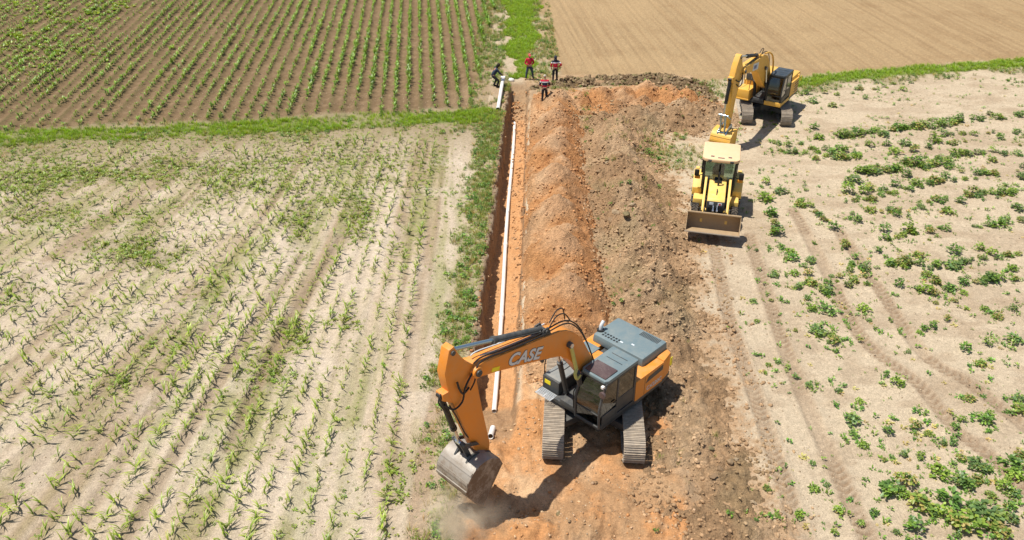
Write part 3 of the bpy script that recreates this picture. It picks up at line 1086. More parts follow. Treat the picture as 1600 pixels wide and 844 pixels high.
# --- grass
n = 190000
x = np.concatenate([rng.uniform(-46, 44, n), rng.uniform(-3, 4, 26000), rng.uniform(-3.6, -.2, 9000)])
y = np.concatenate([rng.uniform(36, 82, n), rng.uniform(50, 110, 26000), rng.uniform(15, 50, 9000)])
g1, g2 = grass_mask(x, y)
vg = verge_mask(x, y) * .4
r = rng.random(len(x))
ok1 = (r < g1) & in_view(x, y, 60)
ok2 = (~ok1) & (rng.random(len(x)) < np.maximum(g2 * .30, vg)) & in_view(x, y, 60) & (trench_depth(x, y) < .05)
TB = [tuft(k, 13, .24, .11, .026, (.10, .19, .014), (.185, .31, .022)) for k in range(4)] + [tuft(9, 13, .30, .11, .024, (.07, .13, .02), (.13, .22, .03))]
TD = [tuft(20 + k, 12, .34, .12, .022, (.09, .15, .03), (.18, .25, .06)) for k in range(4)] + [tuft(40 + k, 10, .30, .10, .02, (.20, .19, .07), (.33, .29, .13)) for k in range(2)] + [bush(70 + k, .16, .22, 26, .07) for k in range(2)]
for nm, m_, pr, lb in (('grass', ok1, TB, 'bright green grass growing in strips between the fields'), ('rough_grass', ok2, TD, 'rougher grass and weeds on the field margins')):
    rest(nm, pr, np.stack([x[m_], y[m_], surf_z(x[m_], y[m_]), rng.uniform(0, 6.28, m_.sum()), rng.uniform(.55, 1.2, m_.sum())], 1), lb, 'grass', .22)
# grass tufts on the brown ridge and sand, scattered
n = 26000
x = rng.uniform(-3, 14, n)
y = rng.uniform(15, 56, n)
_, g2 = grass_mask(x, y)
ok = (rng.random(n) < g2 * .8 + .006) & (trench_depth(x, y) < .05) & ((heap_brown(x, y) > 0) | (g2 > .15)) & (heap_orange(x, y) < .1)
x, y = x[ok], y[ok]
rest('heap_grass', TD, np.stack([x, y, surf_z(x, y), rng.uniform(0, 6.28, len(x)), rng.uniform(.3, .75, len(x))], 1), 'torn up grass tufts on and beside the brown topsoil ridge', 'grass')

# --- crop of the upper left field
pts = []
for k in range(-75, 8):
    rc = k * .82
    for y in np.arange(44, 86, .2):
        pts.append((rc - ROWK * (y - 50) + rng.normal(0, .045), y + rng.uniform(-.07, .07)))
pts = np.array(pts)
ok = (upper_mask(pts[:, 0], pts[:, 1]) > .5) & in_view(pts[:, 0], pts[:, 1], 40)
pts = pts[ok]
rowid = np.round(rowcoord(pts[:, 0], pts[:, 1]) / .82)
dn = fbm(rowid * 3.7, pts[:, 1] * .16, 9, 3)
dn2 = fbm(pts[:, 0] * .12, pts[:, 1] * .12, 3, 3)
u_, v_ = Qv(pts[:, 0], pts[:, 1])
nearend = sstep(0, 7, pts[:, 1] - band_y(pts[:, 0]) - 2.5)
right = sstep(380, 640, u_)
ok = rng.random(len(pts)) < np.clip((.5 + 1.3 * (dn - .25)) * (.6 + .4 * nearend) + .25 * right * nearend, .12, 1)
pts, dn, right, nearend = pts[ok], dn[ok], right[ok], nearend[ok]
scl = np.clip(.46 + .85 * (dn - .35) + .26 * right * nearend + rng.normal(0, .12, len(pts)), .28, 1.25)
zz = ground_z(pts[:, 0], pts[:, 1])
allp = [(x, y, z, rng.uniform(0, 6.28), s) for (x, y), z, s in zip(pts, zz, scl)]
allp.sort(key=lambda q: -q[4] / math.sqrt(q[0] ** 2 + q[1] ** 2 + 300))
vis = [q for q in allp if in_view(q[0], q[1], 4)]
CR = []
for k in range(6):
    r_ = random.Random(200 + k)
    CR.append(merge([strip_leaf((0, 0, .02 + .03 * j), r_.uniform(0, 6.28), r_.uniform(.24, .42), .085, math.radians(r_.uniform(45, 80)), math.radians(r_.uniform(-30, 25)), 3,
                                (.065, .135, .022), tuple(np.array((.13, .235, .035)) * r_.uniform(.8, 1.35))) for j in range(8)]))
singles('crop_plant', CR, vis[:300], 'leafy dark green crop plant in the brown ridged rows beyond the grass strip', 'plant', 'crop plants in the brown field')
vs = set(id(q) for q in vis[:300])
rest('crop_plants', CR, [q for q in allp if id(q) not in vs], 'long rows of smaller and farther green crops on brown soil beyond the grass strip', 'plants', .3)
# pale weed clumps among the crop
pts = []
for (px, py, rx, ry, n) in ((150, 22, 26, 20, 60), (30, 62, 30, 12, 45), (80, 20, 30, 18, 40), (110, 75, 70, 20, 60), (40, 100, 50, 30, 60), (60, 40, 60, 30, 50), (20, 8, 40, 10, 40), (185, 8, 30, 10, 40)):
    for _ in range(n):
        w = P(px + rng.normal(0, rx * .6), py + rng.normal(0, ry * .6))
        pts.append((w.x, w.y, float(ground_z(w.x, w.y)), rng.uniform(0, 6.28), rng.uniform(.5, 1.3)))
rest('field_weeds', [rosette(300 + k, 12, .22, (.15, .24, .03), (.2, 1.0)) for k in range(4)], pts, 'yellow green weed clumps among the far left crop rows', 'weeds')

# --- bushy plants of the right field
Z6 = [(310, 10, 1), (335, 25, 1), (390, 50, 1), (487, 8, 1.2), (515, 38, .8), (345, 85, .9), (355, 125, 1), (395, 112, 1.1), (440, 115, .9), (505, 75, .7), (545, 70, 1), (515, 105, .9), (380, 155, .8), (395, 185, .9), (440, 190, 1.4),
      (540, 185, 1), (410, 250, 1.3), (460, 280, .9), (580, 20, 1), (620, 55, 1.1), (665, 55, 1.2), (700, 35, 1.2), (800, 25, 1.4), (870, 15, 1.2), (800, 65, 1.4), (720, 90, 1), (640, 115, 1.1), (715, 135, 1.2), (790, 125, 1.1),
      (830, 140, .8), (910, 100, 1.4), (780, 215, .8), (735, 235, .8), (885, 185, .7), (970, 185, 1), (925, 210, .8), (835, 300, .9), (895, 285, .9), (965, 275, 1.3), (875, 340, .8), (605, 370, .7), (640, 395, 1), (470, 415, .6),
      (530, 448, .7), (515, 500, 1.1), (690, 520, 1), (610, 535, .8), (540, 570, .8), (655, 600, .8), (845, 440, .9), (885, 500, 1.1), (900, 490, .8), (985, 440, 1), (990, 475, 1.3), (800, 565, .9), (820, 500, .7), (970, 630, 1.5),
      (755, 655, 1.1), (865, 635, 1.1), (660, 680, 1.3), (620, 710, 1.5), (650, 712, 1), (810, 680, 1.2), (860, 670, 1), (835, 690, 1), (940, 695, 1.1), (965, 705, 1), (710, 745, 1.3), (790, 735, 1.7), (770, 770, 1.2), (850, 755, 1.3),
      (845, 795, 1.6), (890, 780, 1.6), (810, 805, 1.3), (690, 815, 1.2), (935, 770, 1), (965, 790, 1.1), (930, 820, 1.3), (575, 765, .6), (470, 760, .7), (440, 685, .5), (270, 695, .5), (395, 625, .5), (460, 820, .5),
      (300, 335, .5), (240, 220, .5), (228, 160, .5), (750, 640, .8), (900, 640, .7), (975, 660, 1), (740, 770, .8), (985, 600, .8), (960, 750, .7)]
R4 = [(80, 280), (130, 275), (180, 270), (240, 262), (290, 255), (400, 235), (440, 215), (520, 260), (600, 215), (680, 205), (740, 190), (800, 180), (860, 190), (1000, 190), (1080, 180), (1150, 165), (1220, 145), (1280, 120), (370, 370), (560, 360),
      (620, 440), (740, 360), (820, 420), (960, 380), (1050, 320), (1120, 260), (1220, 350), (60, 410), (120, 430), (40, 490), (110, 490), (220, 470), (270, 640), (320, 645), (380, 645), (450, 640), (550, 640), (600, 620), (650, 605), (720, 540),
      (790, 560), (850, 560), (900, 590), (950, 590), (1020, 560), (1080, 550), (1140, 550), (1200, 555), (1260, 460), (200, 730), (380, 810), (640, 780), (840, 760), (750, 680), (1030, 740), (1150, 690), (150, 840), (520, 820)]
FULL = [(1440, 195), (1470, 190), (1500, 190), (1530, 187), (1560, 184), (1590, 180), (1210, 350), (1215, 366), (1195, 310), (1240, 237), (1275, 247), (1300, 240), (1230, 226), (1270, 158), (1300, 165), (1350, 152), (1410, 140), (1560, 302), (1580, 298),
        (1595, 276), (1460, 312), (1500, 315), (1480, 330), (1440, 325), (1360, 328), (1400, 335), (1350, 300), (1590, 240), (1550, 250), (1380, 360), (1420, 360), (1450, 355), (1550, 352), (1570, 345), (1410, 412), (1550, 437), (1580, 420),
        (1500, 410), (1460, 440), (1205, 335), (1195, 285), (1220, 300), (1250, 320), (1560, 215), (1520, 210), (1480, 262), (1540, 270), (1590, 325), (1520, 300), (1270, 200), (1280, 215), (1340, 345), (1320, 380), (1300, 355)]
bp = []
for a, b, s in Z6:
    bp.append((1050 + a / 1.818, 380 + b / 1.818 + 3, s))
for a, b in R4:
    bp.append((1300 + a / 6.49, 170 + b / 6.49 + 2, rng.uniform(1.1, 1.6)))
for a, b in FULL:
    bp.append((a, b + 2, rng.uniform(.9, 1.45)))
for a in np.arange(1205, 1262, 9):
    bp.append((a + rng.normal(0, 2), 238 + rng.normal(0, 7), rng.uniform(.5, .9)))
while len(bp) < 292:
    q = P(rng.uniform(1180, 1600), rng.uniform(120, 844))
    if fbm(np.array([q.x * .3]), np.array([q.y * .3]), 4, 3)[0] < .5:
        continue
    u, v = Qv(q.x, q.y)
    bp.append((u, v, rng.uniform(.35, .7)))
pl = []
for px, py, s in bp:
    w = P(px, py)
    pl.append((w.x, w.y, float(surf_z(w.x, w.y)), rng.uniform(0, 6.28), s * rng.uniform(.85, 1.15) * 1.12))
BC = [((.065, .145, .035), (.09, .19, .045), (.13, .24, .045), (.05, .115, .03)), ((.09, .175, .03), (.13, .23, .04), (.17, .27, .045)), ((.07, .14, .055), (.10, .18, .07), (.13, .2, .05)), ((.11, .19, .04), (.19, .25, .06), (.08, .15, .03), (.24, .22, .09))]
BU = [bush(k, .25 + .02 * (k % 4), .24 + .035 * (k % 5), 70 + 9 * (k % 4), .070 + .008 * (k % 3), BC[k % 4]) for k in range(14)]
singles('bush_plant', BU, pl, 'low bushy leafy green plant growing on the pale sandy field at the right', 'plant', 'bushy plants of the right field')
rw = []
for ln in ([(1305, 214), (1380, 205), (1450, 194), (1540, 186), (1620, 178)], [(1330, 274), (1400, 264), (1450, 252), (1530, 240), (1620, 232)], [(1330, 342), (1400, 330), (1460, 316), (1530, 308), (1620, 292)], [(1260, 232), (1300, 240), (1350, 244)],
           [(1370, 380), (1440, 362), (1540, 352), (1620, 340)], [(1200, 290), (1205, 330), (1215, 372)], [(1440, 218), (1520, 210), (1620, 205)], [(1330, 320), (1400, 300), (1460, 288), (1540, 270), (1620, 262)], [(1230, 300), (1270, 330), (1290, 350)],
           [(1380, 412), (1450, 420), (1520, 408), (1620, 396)], [(1250, 150), (1330, 142), (1420, 132)], [(1290, 420), (1330, 450), (1340, 470)], [(1230, 400), (1270, 440), (1300, 480)], [(1450, 460), (1530, 440), (1620, 430)]):
    for (a, b), (c_, d_) in zip(ln[:-1], ln[1:]):
        m_ = max(2, int(abs(c_ - a) / 7 + abs(d_ - b) / 14))
        for t in np.linspace(0, 1, m_, endpoint=False):
            if rng.random() < .62:
                w = P(a + (c_ - a) * t + rng.normal(0, 3), b + (d_ - b) * t + rng.normal(0, 3))
                rw.append((w.x, w.y, float(surf_z(w.x, w.y)), rng.uniform(0, 6.28), rng.uniform(.45, 1.25)))
rest('bush_plants', BU, rw, 'smaller leafy plants filling the broken crop rows of the sandy right field', 'plants')
n = 9000
x = rng.uniform(8, 40, n)
y = rng.uniform(14, 56, n)
sat = np.array([(q[0] + rng.normal(0, .42), q[1] + rng.normal(0, .3)) for q in pl for _ in range(7)])
ok = in_view(x, y) & (y < rband_y(x) - 1.2) & (heap_brown(x, y) < 0) & (rng.random(n) < .10 + .75 * sstep(.46, .66, fbm(x * .4, y * .4, 4, 3)) * sstep(9.5, 12, x))
x, y = np.concatenate([x[ok], sat[:, 0]]), np.concatenate([y[ok], sat[:, 1]])
SD = [rosette(500 + k, 7, .10, (.11, .20, .04), (.2, 1.0)) for k in range(4)] + [bush(520 + k, .12, .14, 18, .06) for k in range(2)] + [rosette(540, 8, .1, (.24, .25, .1))]
rest('seedlings', SD, np.stack([x, y, surf_z(x, y), rng.uniform(0, 6.28, len(x)), rng.uniform(.3, 1.25, len(x)) ** 1.4], 1), 'tiny seedlings and weeds dotted over the sandy right field', 'seedlings')
# ------------------------------------------------------------------ mesh builder for machines and people
class MB:
    def __init__(s, M=None):
        s.bm = bmesh.new()
        s.M = M or Matrix()

    def _merge(s, b, bev=0.0, seg=2):
        if bev:
            es = [e for e in b.edges if len(e.link_faces) == 2 and e.calc_face_angle(0) > .5]
            bmesh.ops.bevel(b, geom=es, offset=bev, segments=seg, profile=.6, affect='EDGES', clamp_overlap=True)
        bmesh.ops.transform(b, matrix=s.M, verts=b.verts)
        me = bpy.data.meshes.new('tmp')
        b.to_mesh(me)
        b.free()
        s.bm.from_mesh(me)
        bpy.data.meshes.remove(me)

    def box(s, c, size, rot=None, bev=0.0, taper=None):
        b = bmesh.new()
        bmesh.ops.create_cube(b, size=1)
        for v in b.verts:
            if taper and v.co.z > 0:
                v.co.x *= taper[0]
                v.co.y *= taper[1]
            v.co = Vector((v.co.x * size[0], v.co.y * size[1], v.co.z * size[2]))
        R = rot.to_4x4() if rot is not None else Matrix()
        bmesh.ops.transform(b, matrix=Matrix.Translation(c) @ R, verts=b.verts)
        s._merge(b, bev)
        return s

    def prism(s, poly, lo, hi, bev=0.0, axis='y', shear=None):
        """polygon (a,b) pushed out along y (a=x,b=z), z (a=x,b=y) or x (a=y,b=z)"""
        b = bmesh.new()

        def mk(a, c, h):
            return {'y': (a, h, c), 'z': (a, c, h), 'x': (h, a, c)}[axis]
        v0 = [b.verts.new(mk(a, c, lo)) for a, c in poly]
        q = shear or poly
        v1 = [b.verts.new(mk(a, c, hi)) for a, c in q]
        b.faces.new(v0)
        b.faces.new(v1[::-1])
        n = len(poly)
        for i in range(n):
            b.faces.new((v0[i], v1[i], v1[(i + 1) % n], v0[(i + 1) % n]))
        bmesh.ops.recalc_face_normals(b, faces=b.faces)
        s._merge(b, bev)
        return s

    def cyl(s, p0, p1, r, r2=None, n=18, bev=0.0, caps=True):
        p0, p1 = Vector(p0), Vector(p1)
        d = p1 - p0
        b = bmesh.new()
        bmesh.ops.create_cone(b, cap_ends=caps, segments=n, radius1=r, radius2=r if r2 is None else r2, depth=d.length)
        R = d.to_track_quat('Z', 'Y').to_matrix().to_4x4()
        bmesh.ops.transform(b, matrix=Matrix.Translation((p0 + p1) / 2) @ R, verts=b.verts)
        s._merge(b, bev)
        return s

    def tube(s, pts, r, n=8, rr=None):
        pts = [Vector(p) for p in pts]
        b = bmesh.new()
        rings = []
        up = Vector((0.13, .21, 1)).normalized()
        for i, p in enumerate(pts):
            d = (pts[min(i + 1, len(pts) - 1)] - pts[max(i - 1, 0)]).normalized()
            a = d.cross(up)
            if a.length < .05:
                a = d.cross(Vector((1, .1, 0)))
            a.normalize()
            c = a.cross(d)
            q = rr[i] if rr else r
            rings.append([b.verts.new(p + (a * math.cos(k * 2 * math.pi / n) + c * math.sin(k * 2 * math.pi / n)) * q) for k in range(n)])
        for A, B in zip(rings[:-1], rings[1:]):
            for k in range(n):
                b.faces.new((A[k], A[(k + 1) % n], B[(k + 1) % n], B[k]))
        b.faces.new(rings[0][::-1])
        b.faces.new(rings[-1])
        bmesh.ops.recalc_face_normals(b, faces=b.faces)
        s._merge(b)
        return s

    def shell(s, prof, y0, y1, th):
        """a curved plate: open profile (x,z) pushed along y, with thickness"""
        n = len(prof)
        out = []
        for i in range(n):
            a = Vector(prof[max(i - 1, 0)])
            c = Vector(prof[min(i + 1, n - 1)])
            d = (c - a).normalized()
            out.append((prof[i][0] - d.y * th, prof[i][1] + d.x * th))
        s.prism(list(prof) + out[::-1], y0, y1)
        return s

    def ellip(s, c, r, n=12, rot=None):
        b = bmesh.new()
        bmesh.ops.create_uvsphere(b, u_segments=n, v_segments=max(6, n * 2 // 3), radius=1)
        M = Matrix.Translation(c) @ (rot.to_4x4() if rot else Matrix()) @ Matrix.Diagonal((*r, 1))
        bmesh.ops.transform(b, matrix=M, verts=b.verts)
        s._merge(b)
        return s

    def build(s, name, mat, parent=None, ang=.62, label=None):
        for f in s.bm.faces:
            f.smooth = True
        for e in s.bm.edges:
            e.smooth = not (len(e.link_faces) != 2 or e.calc_face_angle(0) > ang)
        me = bpy.data.meshes.new(name)
        s.bm.to_mesh(me)
        s.bm.free()
        o = link(name, me, mat, parent)
        if label:
            o['label'] = label
        return o


def smooth_path(pts, n=6):
    pts = [Vector(p) for p in pts]
    out = []
    for i in range(len(pts) - 1):
        p0, p1, p2, p3 = pts[max(i - 1, 0)], pts[i], pts[i + 1], pts[min(i + 2, len(pts) - 1)]
        for k in range(n):
            t = k / n
            out.append(.5 * ((2 * p1) + (p2 - p0) * t + (2 * p0 - 5 * p1 + 4 * p2 - p3) * t * t + (3 * p1 - p0 - 3 * p2 + p3) * t ** 3))
    out.append(pts[-1])
    return out


def lettering(name, text, M, h, mat, parent, ext=.004, bold=.02, shear=.0, sx=1.0, spacing=1.0):
    cu = bpy.data.curves.new(name, 'FONT')
    cu.body = text
    cu.size = h / .70
    cu.extrude = ext
    cu.offset = bold * h
    cu.shear = shear
    cu.space_character = spacing
    cu.align_x = 'CENTER'
    t = bpy.data.objects.new(name, cu)
    C.objects.link(t)
    bpy.context.view_layer.update()
    dg = bpy.context.evaluated_depsgraph_get()
    me = bpy.data.meshes.new_from_object(t.evaluated_get(dg))
    bpy.data.objects.remove(t)
    me.transform(M @ Matrix.Diagonal((sx, 1, 1, 1)))
    me.materials.clear()
    me.name = name
    return link(name, me, mat, parent)


def frame_M(o, xdir, normal):
    x = Vector(xdir).normalized()
    z = Vector(normal).normalized()
    y = z.cross(x).normalized()
    x = y.cross(z)
    M = Matrix((x, y, z)).transposed().to_4x4()
    M.translation = Vector(o)
    return M


def ram(root, name, p0, p1, split, rb, rr, bmat, rmat, M, eye=.075, w=.07, taper_end=True):
    """hydraulic cylinder from p0 (barrel eye) to p1 (rod eye)"""
    p0, p1 = Vector(p0), Vector(p1)
    q = p0.lerp(p1, split)
    d = (p1 - p0).normalized()
    b = MB(M).cyl(p0 + d * eye, q, rb, n=18, bev=.008)
    b.cyl(q - d * .10, q + d * .02, rb * 1.18, n=18, bev=.006)
    b.cyl(p0 - Vector((0, w, 0)), p0 + Vector((0, w, 0)), eye, n=14)
    b.cyl(p0 + d * .2 + Vector((0, rb, .0)), p0 + d * .2 + Vector((0, rb + .035, 0)), .03, n=8)
    b.tube([p0 + d * .22 + Vector((0, rb + .02, 0)), q - d * .12 + Vector((0, rb + .02, 0))], .014, 6)
    o = b.build(name, bmat, root)
    r = MB(M).cyl(q - d * .02, p1 - d * eye * .8, rr, n=16)
    r.cyl(p1 - Vector((0, w, 0)), p1 + Vector((0, w, 0)), eye, n=14)
    r.build('rod', rmat, o)
    return o


def crawler(root, yc, half, rad, shoe, M, n, matf, mat='track', hub=None):
    """one crawler track: belt of grouser shoes round idler, rollers and sprocket"""
    L = 2 * (half - rad)
    per = 2 * L + 2 * math.pi * rad
    a = half - rad
    b = MB(M)
    for k in range(n):
        s = (k + .5) / n * per
        if s < L:
            p, t = Vector((-a + s, 0, 2 * rad - .03 * math.sin(math.pi * s / L) ** 2)), 0
        elif s < L + math.pi * rad:
            th = (s - L) / rad
            p, t = Vector((a + rad * math.sin(th), 0, rad + rad * math.cos(th))), th
        elif s < 2 * L + math.pi * rad:
            p, t = Vector((a - (s - L - math.pi * rad), 0, 0)), math.pi
        else:
            th = (s - 2 * L - math.pi * rad) / rad
            p, t = Vector((-a - rad * math.sin(th), 0, rad - rad * math.cos(th))), math.pi + th
        p.y = yc
        p.z += .045
        R = Matrix.Rotation(t, 3, 'Y')
        ph = per / n
        b.box(p, (ph * .95, shoe, .022), R)
        for q in (-.40, -.06, .30):
            b.box(p + R @ Vector((ph * q, 0, .024)), (.018, shoe * .985, .034 if q < -.3 else .026), R)
        b.box(p + R @ Vector((0, 0, -.05)), (ph * .7, .16, .07), R)
    o = b.build('track', mat, root)
    f = MB(M)
    f.box((0, yc, rad + .06), (2 * a - .35, .34, .34), bev=.03)
    f.box((0, yc, rad + .30), (2 * a - .9, .22, .12), bev=.03)
    f.build('track_frame', matf, o)
    for xx, nm, rr in ((a, 'idler', rad - .07), (-a, 'sprocket', rad - .06)):
        w = MB(M).cyl((xx, yc - .10, rad + .045), (xx, yc + .10, rad + .045), rr, n=24, bev=.02)
        w.cyl((xx, yc - .19, rad + .045), (xx, yc + .19, rad + .045), rr * .45, n=18, bev=.015)
        w.build(nm, matf, o)
    for i in range(7):
        xx = -a + .45 + i * (2 * a - .9) / 6
        MB(M).cyl((xx, yc - .16, .18), (xx, yc + .16, .18), .10, n=14).build('roller', matf, o)
    for xx in (-.6, .7):
        MB(M).cyl((xx, yc - .12, 2 * rad - .11), (xx, yc + .12, 2 * rad - .11), .07, n=12).build('roller', matf, o)
    return o


def bucket(root, name, prof, lip, w, M, mat, tmat, teeth=5, dirt='bucketdirt'):
    """digging bucket; prof: outline from hinge over the back to the lip, all in x,z"""
    b = MB(M)
    h = w / 2
    b.shell(prof, -h, h, .035)
    side = list(prof)
    b.prism(side, -h, -h + .035, .0)
    b.prism(side, h - .035, h, .0)
    for k in (.45, .62, .8):            # wear strips round the heel
        i = int(k * (len(prof) - 1))
        a, c = Vector(prof[i]), Vector(prof[min(i + 1, len(prof) - 1)])
        m = (a + c) / 2
        d = (c - a).normalized()
        nrm = Vector((-d.y, d.x))
        q = m + nrm * .05
        R = Matrix.Rotation(-math.atan2(d.y, d.x), 3, 'Y')
        b.box((q.x, 0, q.y), (.10, w * .98, .03), R)
    o = b.build(name, mat, root, ang=.7)
    a, c = Vector(prof[-2]), Vector(prof[-1])
    d = (c - a).normalized()
    R = Matrix.Rotation(-math.atan2(d.y, d.x), 3, 'Y')
    for k in range(teeth):
        y = -h + .09 + k * (w - .18) / (teeth - 1)
        q = c + d * .10
        MB(M).box((q.x, y, q.y), (.26, .10, .07), R @ Matrix.Rotation(0, 3, 'Z'), .012).build('tooth', tmat, o)
    return o


def cab(root, M, x0, x1, y0, y1, z0, z1, body, roofmat, slope=.30, hatch=None, roofbox=.16, low=.55, gl='dark_glass', visor=False):
    """operator cab: frame of pillars, panes, roof, door, seat"""
    xm = x0 + (x1 - x0) * .52
    fb = x1                      # foot of the windscreen
    ft = x1 - slope              # its head
    fk = x1 + .02
    b = MB(M)
    zr = z1 - roofbox
    for y in (y0 + .035, y1 - .035):
        b.tube(smooth_path([(fb - .03, y, z0), (fk - .02, y, z0 + (zr - z0) * .5), (ft - .01, y, zr - .05), (ft - .10, y, zr + .03)]), .045, 8)
        b.box((x0 + .05, y, (z0 + zr) / 2), (.10, .07, zr - z0), bev=.015)
        b.box((xm, y, (z0 + zr) / 2), (.075, .06, zr - z0), bev=.012)
        b.box(((x0 + ft) / 2, y, zr), (ft - x0, .08, .08), bev=.02)
        b.box(((x0 + fb) / 2, y, z0 + .05), (fb - x0, .07, .12), bev=.02)
        b.box(((x0 + xm) / 2, y, z0 + low * .8), (xm - x0, .05, low * 1.0), bev=.015)
    for xx, zz in ((fb - .03, z0 + .03), (ft - .03, zr)):
        b.box((xx, (y0 + y1) / 2, zz), (.08, y1 - y0, .08), bev=.02)
    b.box((fk - .02, (y0 + y1) / 2, z0 + (zr - z0) * .33), (.035, y1 - y0 - .06, .035))
    b.box(((x0 + fb) / 2, (y0 + y1) / 2, z0 - .02), (fb - x0, y1 - y0, .06), bev=.015)
    b.box((x0 + .03, (y0 + y1) / 2, z0 + .45), (.05, y1 - y0 - .1, .9))
    o = b.build('cab', body, root)
    # door under the glass
    d = MB(M).box(((xm + fb - .08) / 2, y1 - .02, z0 + low * .45), (fb - .16 - xm, .035, low * .75), bev=.015)
    dd = d.build('door', body, o)
    MB(M).box((xm + .16, y1 + .02, z0 + low + .18), (.16, .03, .04), bev=.008).build('handle', 'black', dd)
    mid = (y0 + y1) / 2
    # windscreen upper / lower
    g = MB(M)
    pr = [(fb - .03, z0 + .06), (fk - .02, z0 + (zr - z0) * .5), (ft - .01, zr - .03)]
    g.prism([(p[0] + .004, p[1]) for p in pr] + [(p[0] - .010, p[1]) for p in pr[::-1]], y0 + .07, y1 - .07)
    g.build('windscreen', gl, o)
    for y in (y0 + .03, y1 - .03):
        g = MB(M)
        g.prism([(xm + .03, z0 + low * (1.0 if y > mid else .3)), (fb - .07, z0 + low * (.75 if y > mid else .3)), (fk - .07, z0 + (zr - z0) * .5), (ft - .06, zr - .05), (xm + .03, zr - .05)], y - .006, y + .006)
        g.build('side_window', gl, o)
        g = MB(M)
        g.prism([(x0 + .10, z0 + low * 1.3), (xm - .03, z0 + low * 1.3), (xm - .03, zr - .05), (x0 + .10, zr - .05)], y - .006, y + .006)
        g.build('side_window', gl, o)
    MB(M).box((x0 + .02, mid, z0 + 1.25), (.012, y1 - y0 - .16, zr - z0 - .98)).build('rear_window', gl, o)
    r = MB(M)
    r.prism([(x0 - .03, y0 - .01), (x0 - .03, y1 + .01), (ft - .10, y1 + .01), (ft + .03, y1 - .07), (ft + .03, y0 + .07), (ft - .10, y0 - .01)], zr + .03, z1, .045, 'z')
    rf = r.build('roof', roofmat, o)
    if hatch:
        MB(M).box(((ft - .36), mid, z1 + .012), (.62, (y1 - y0) * .80, .05), bev=.03).build('roof_hatch', hatch, rf)
        for q in (.33, .66):
            MB(M).box((x0 + (ft - .75 - x0) * q + .02, mid, z1 + .004), (.018, (y1 - y0) * .6, .016)).build('roof_rib', 'dgrey', rf)
    else:
        for q in (.3, .6):
            MB(M).box((x0 + (ft - x0) * q, mid, z1 + .004), (.05, (y1 - y0) * .7, .02), bev=.006).build('roof_rib', roofmat, rf)
    # inside
    s = MB(M).box((x0 + .62, mid, z0 + .48), (.5, .5, .14), bev=.05)
    s.box((x0 + .36, mid, z0 + .82), (.14, .48, .66), Matrix.Rotation(-.15, 3, 'Y'), .05)
    s.box((x0 + .30, mid, z0 + 1.25), (.10, .26, .2), bev=.04)
    s.box((x0 + .6, mid, z0 + .25), (.4, .36, .34))
    s.build('seat', 'seat', o)
    c = MB(M)
    for y in (mid - .34, mid + .34):
        c.box((x0 + .74, y, z0 + .52), (.5, .14, .26), bev=.03)
        c.tube([(x0 + .93, y, z0 + .6), (x0 + .95, y, z0 + .86)], .02)
    c.box((fb - .22, y0 + .2, z0 + .75), (.06, .2, .26), bev=.02)
    c.tube([(fb - .3, mid - .1, z0 + .1), (fb - .36, mid - .1, z0 + .8)], .02)
    c.tube([(fb - .3, mid + .1, z0 + .1), (fb - .36, mid + .1, z0 + .8)], .02)
    c.build('controls', 'dgrey', o)
    return o, rf


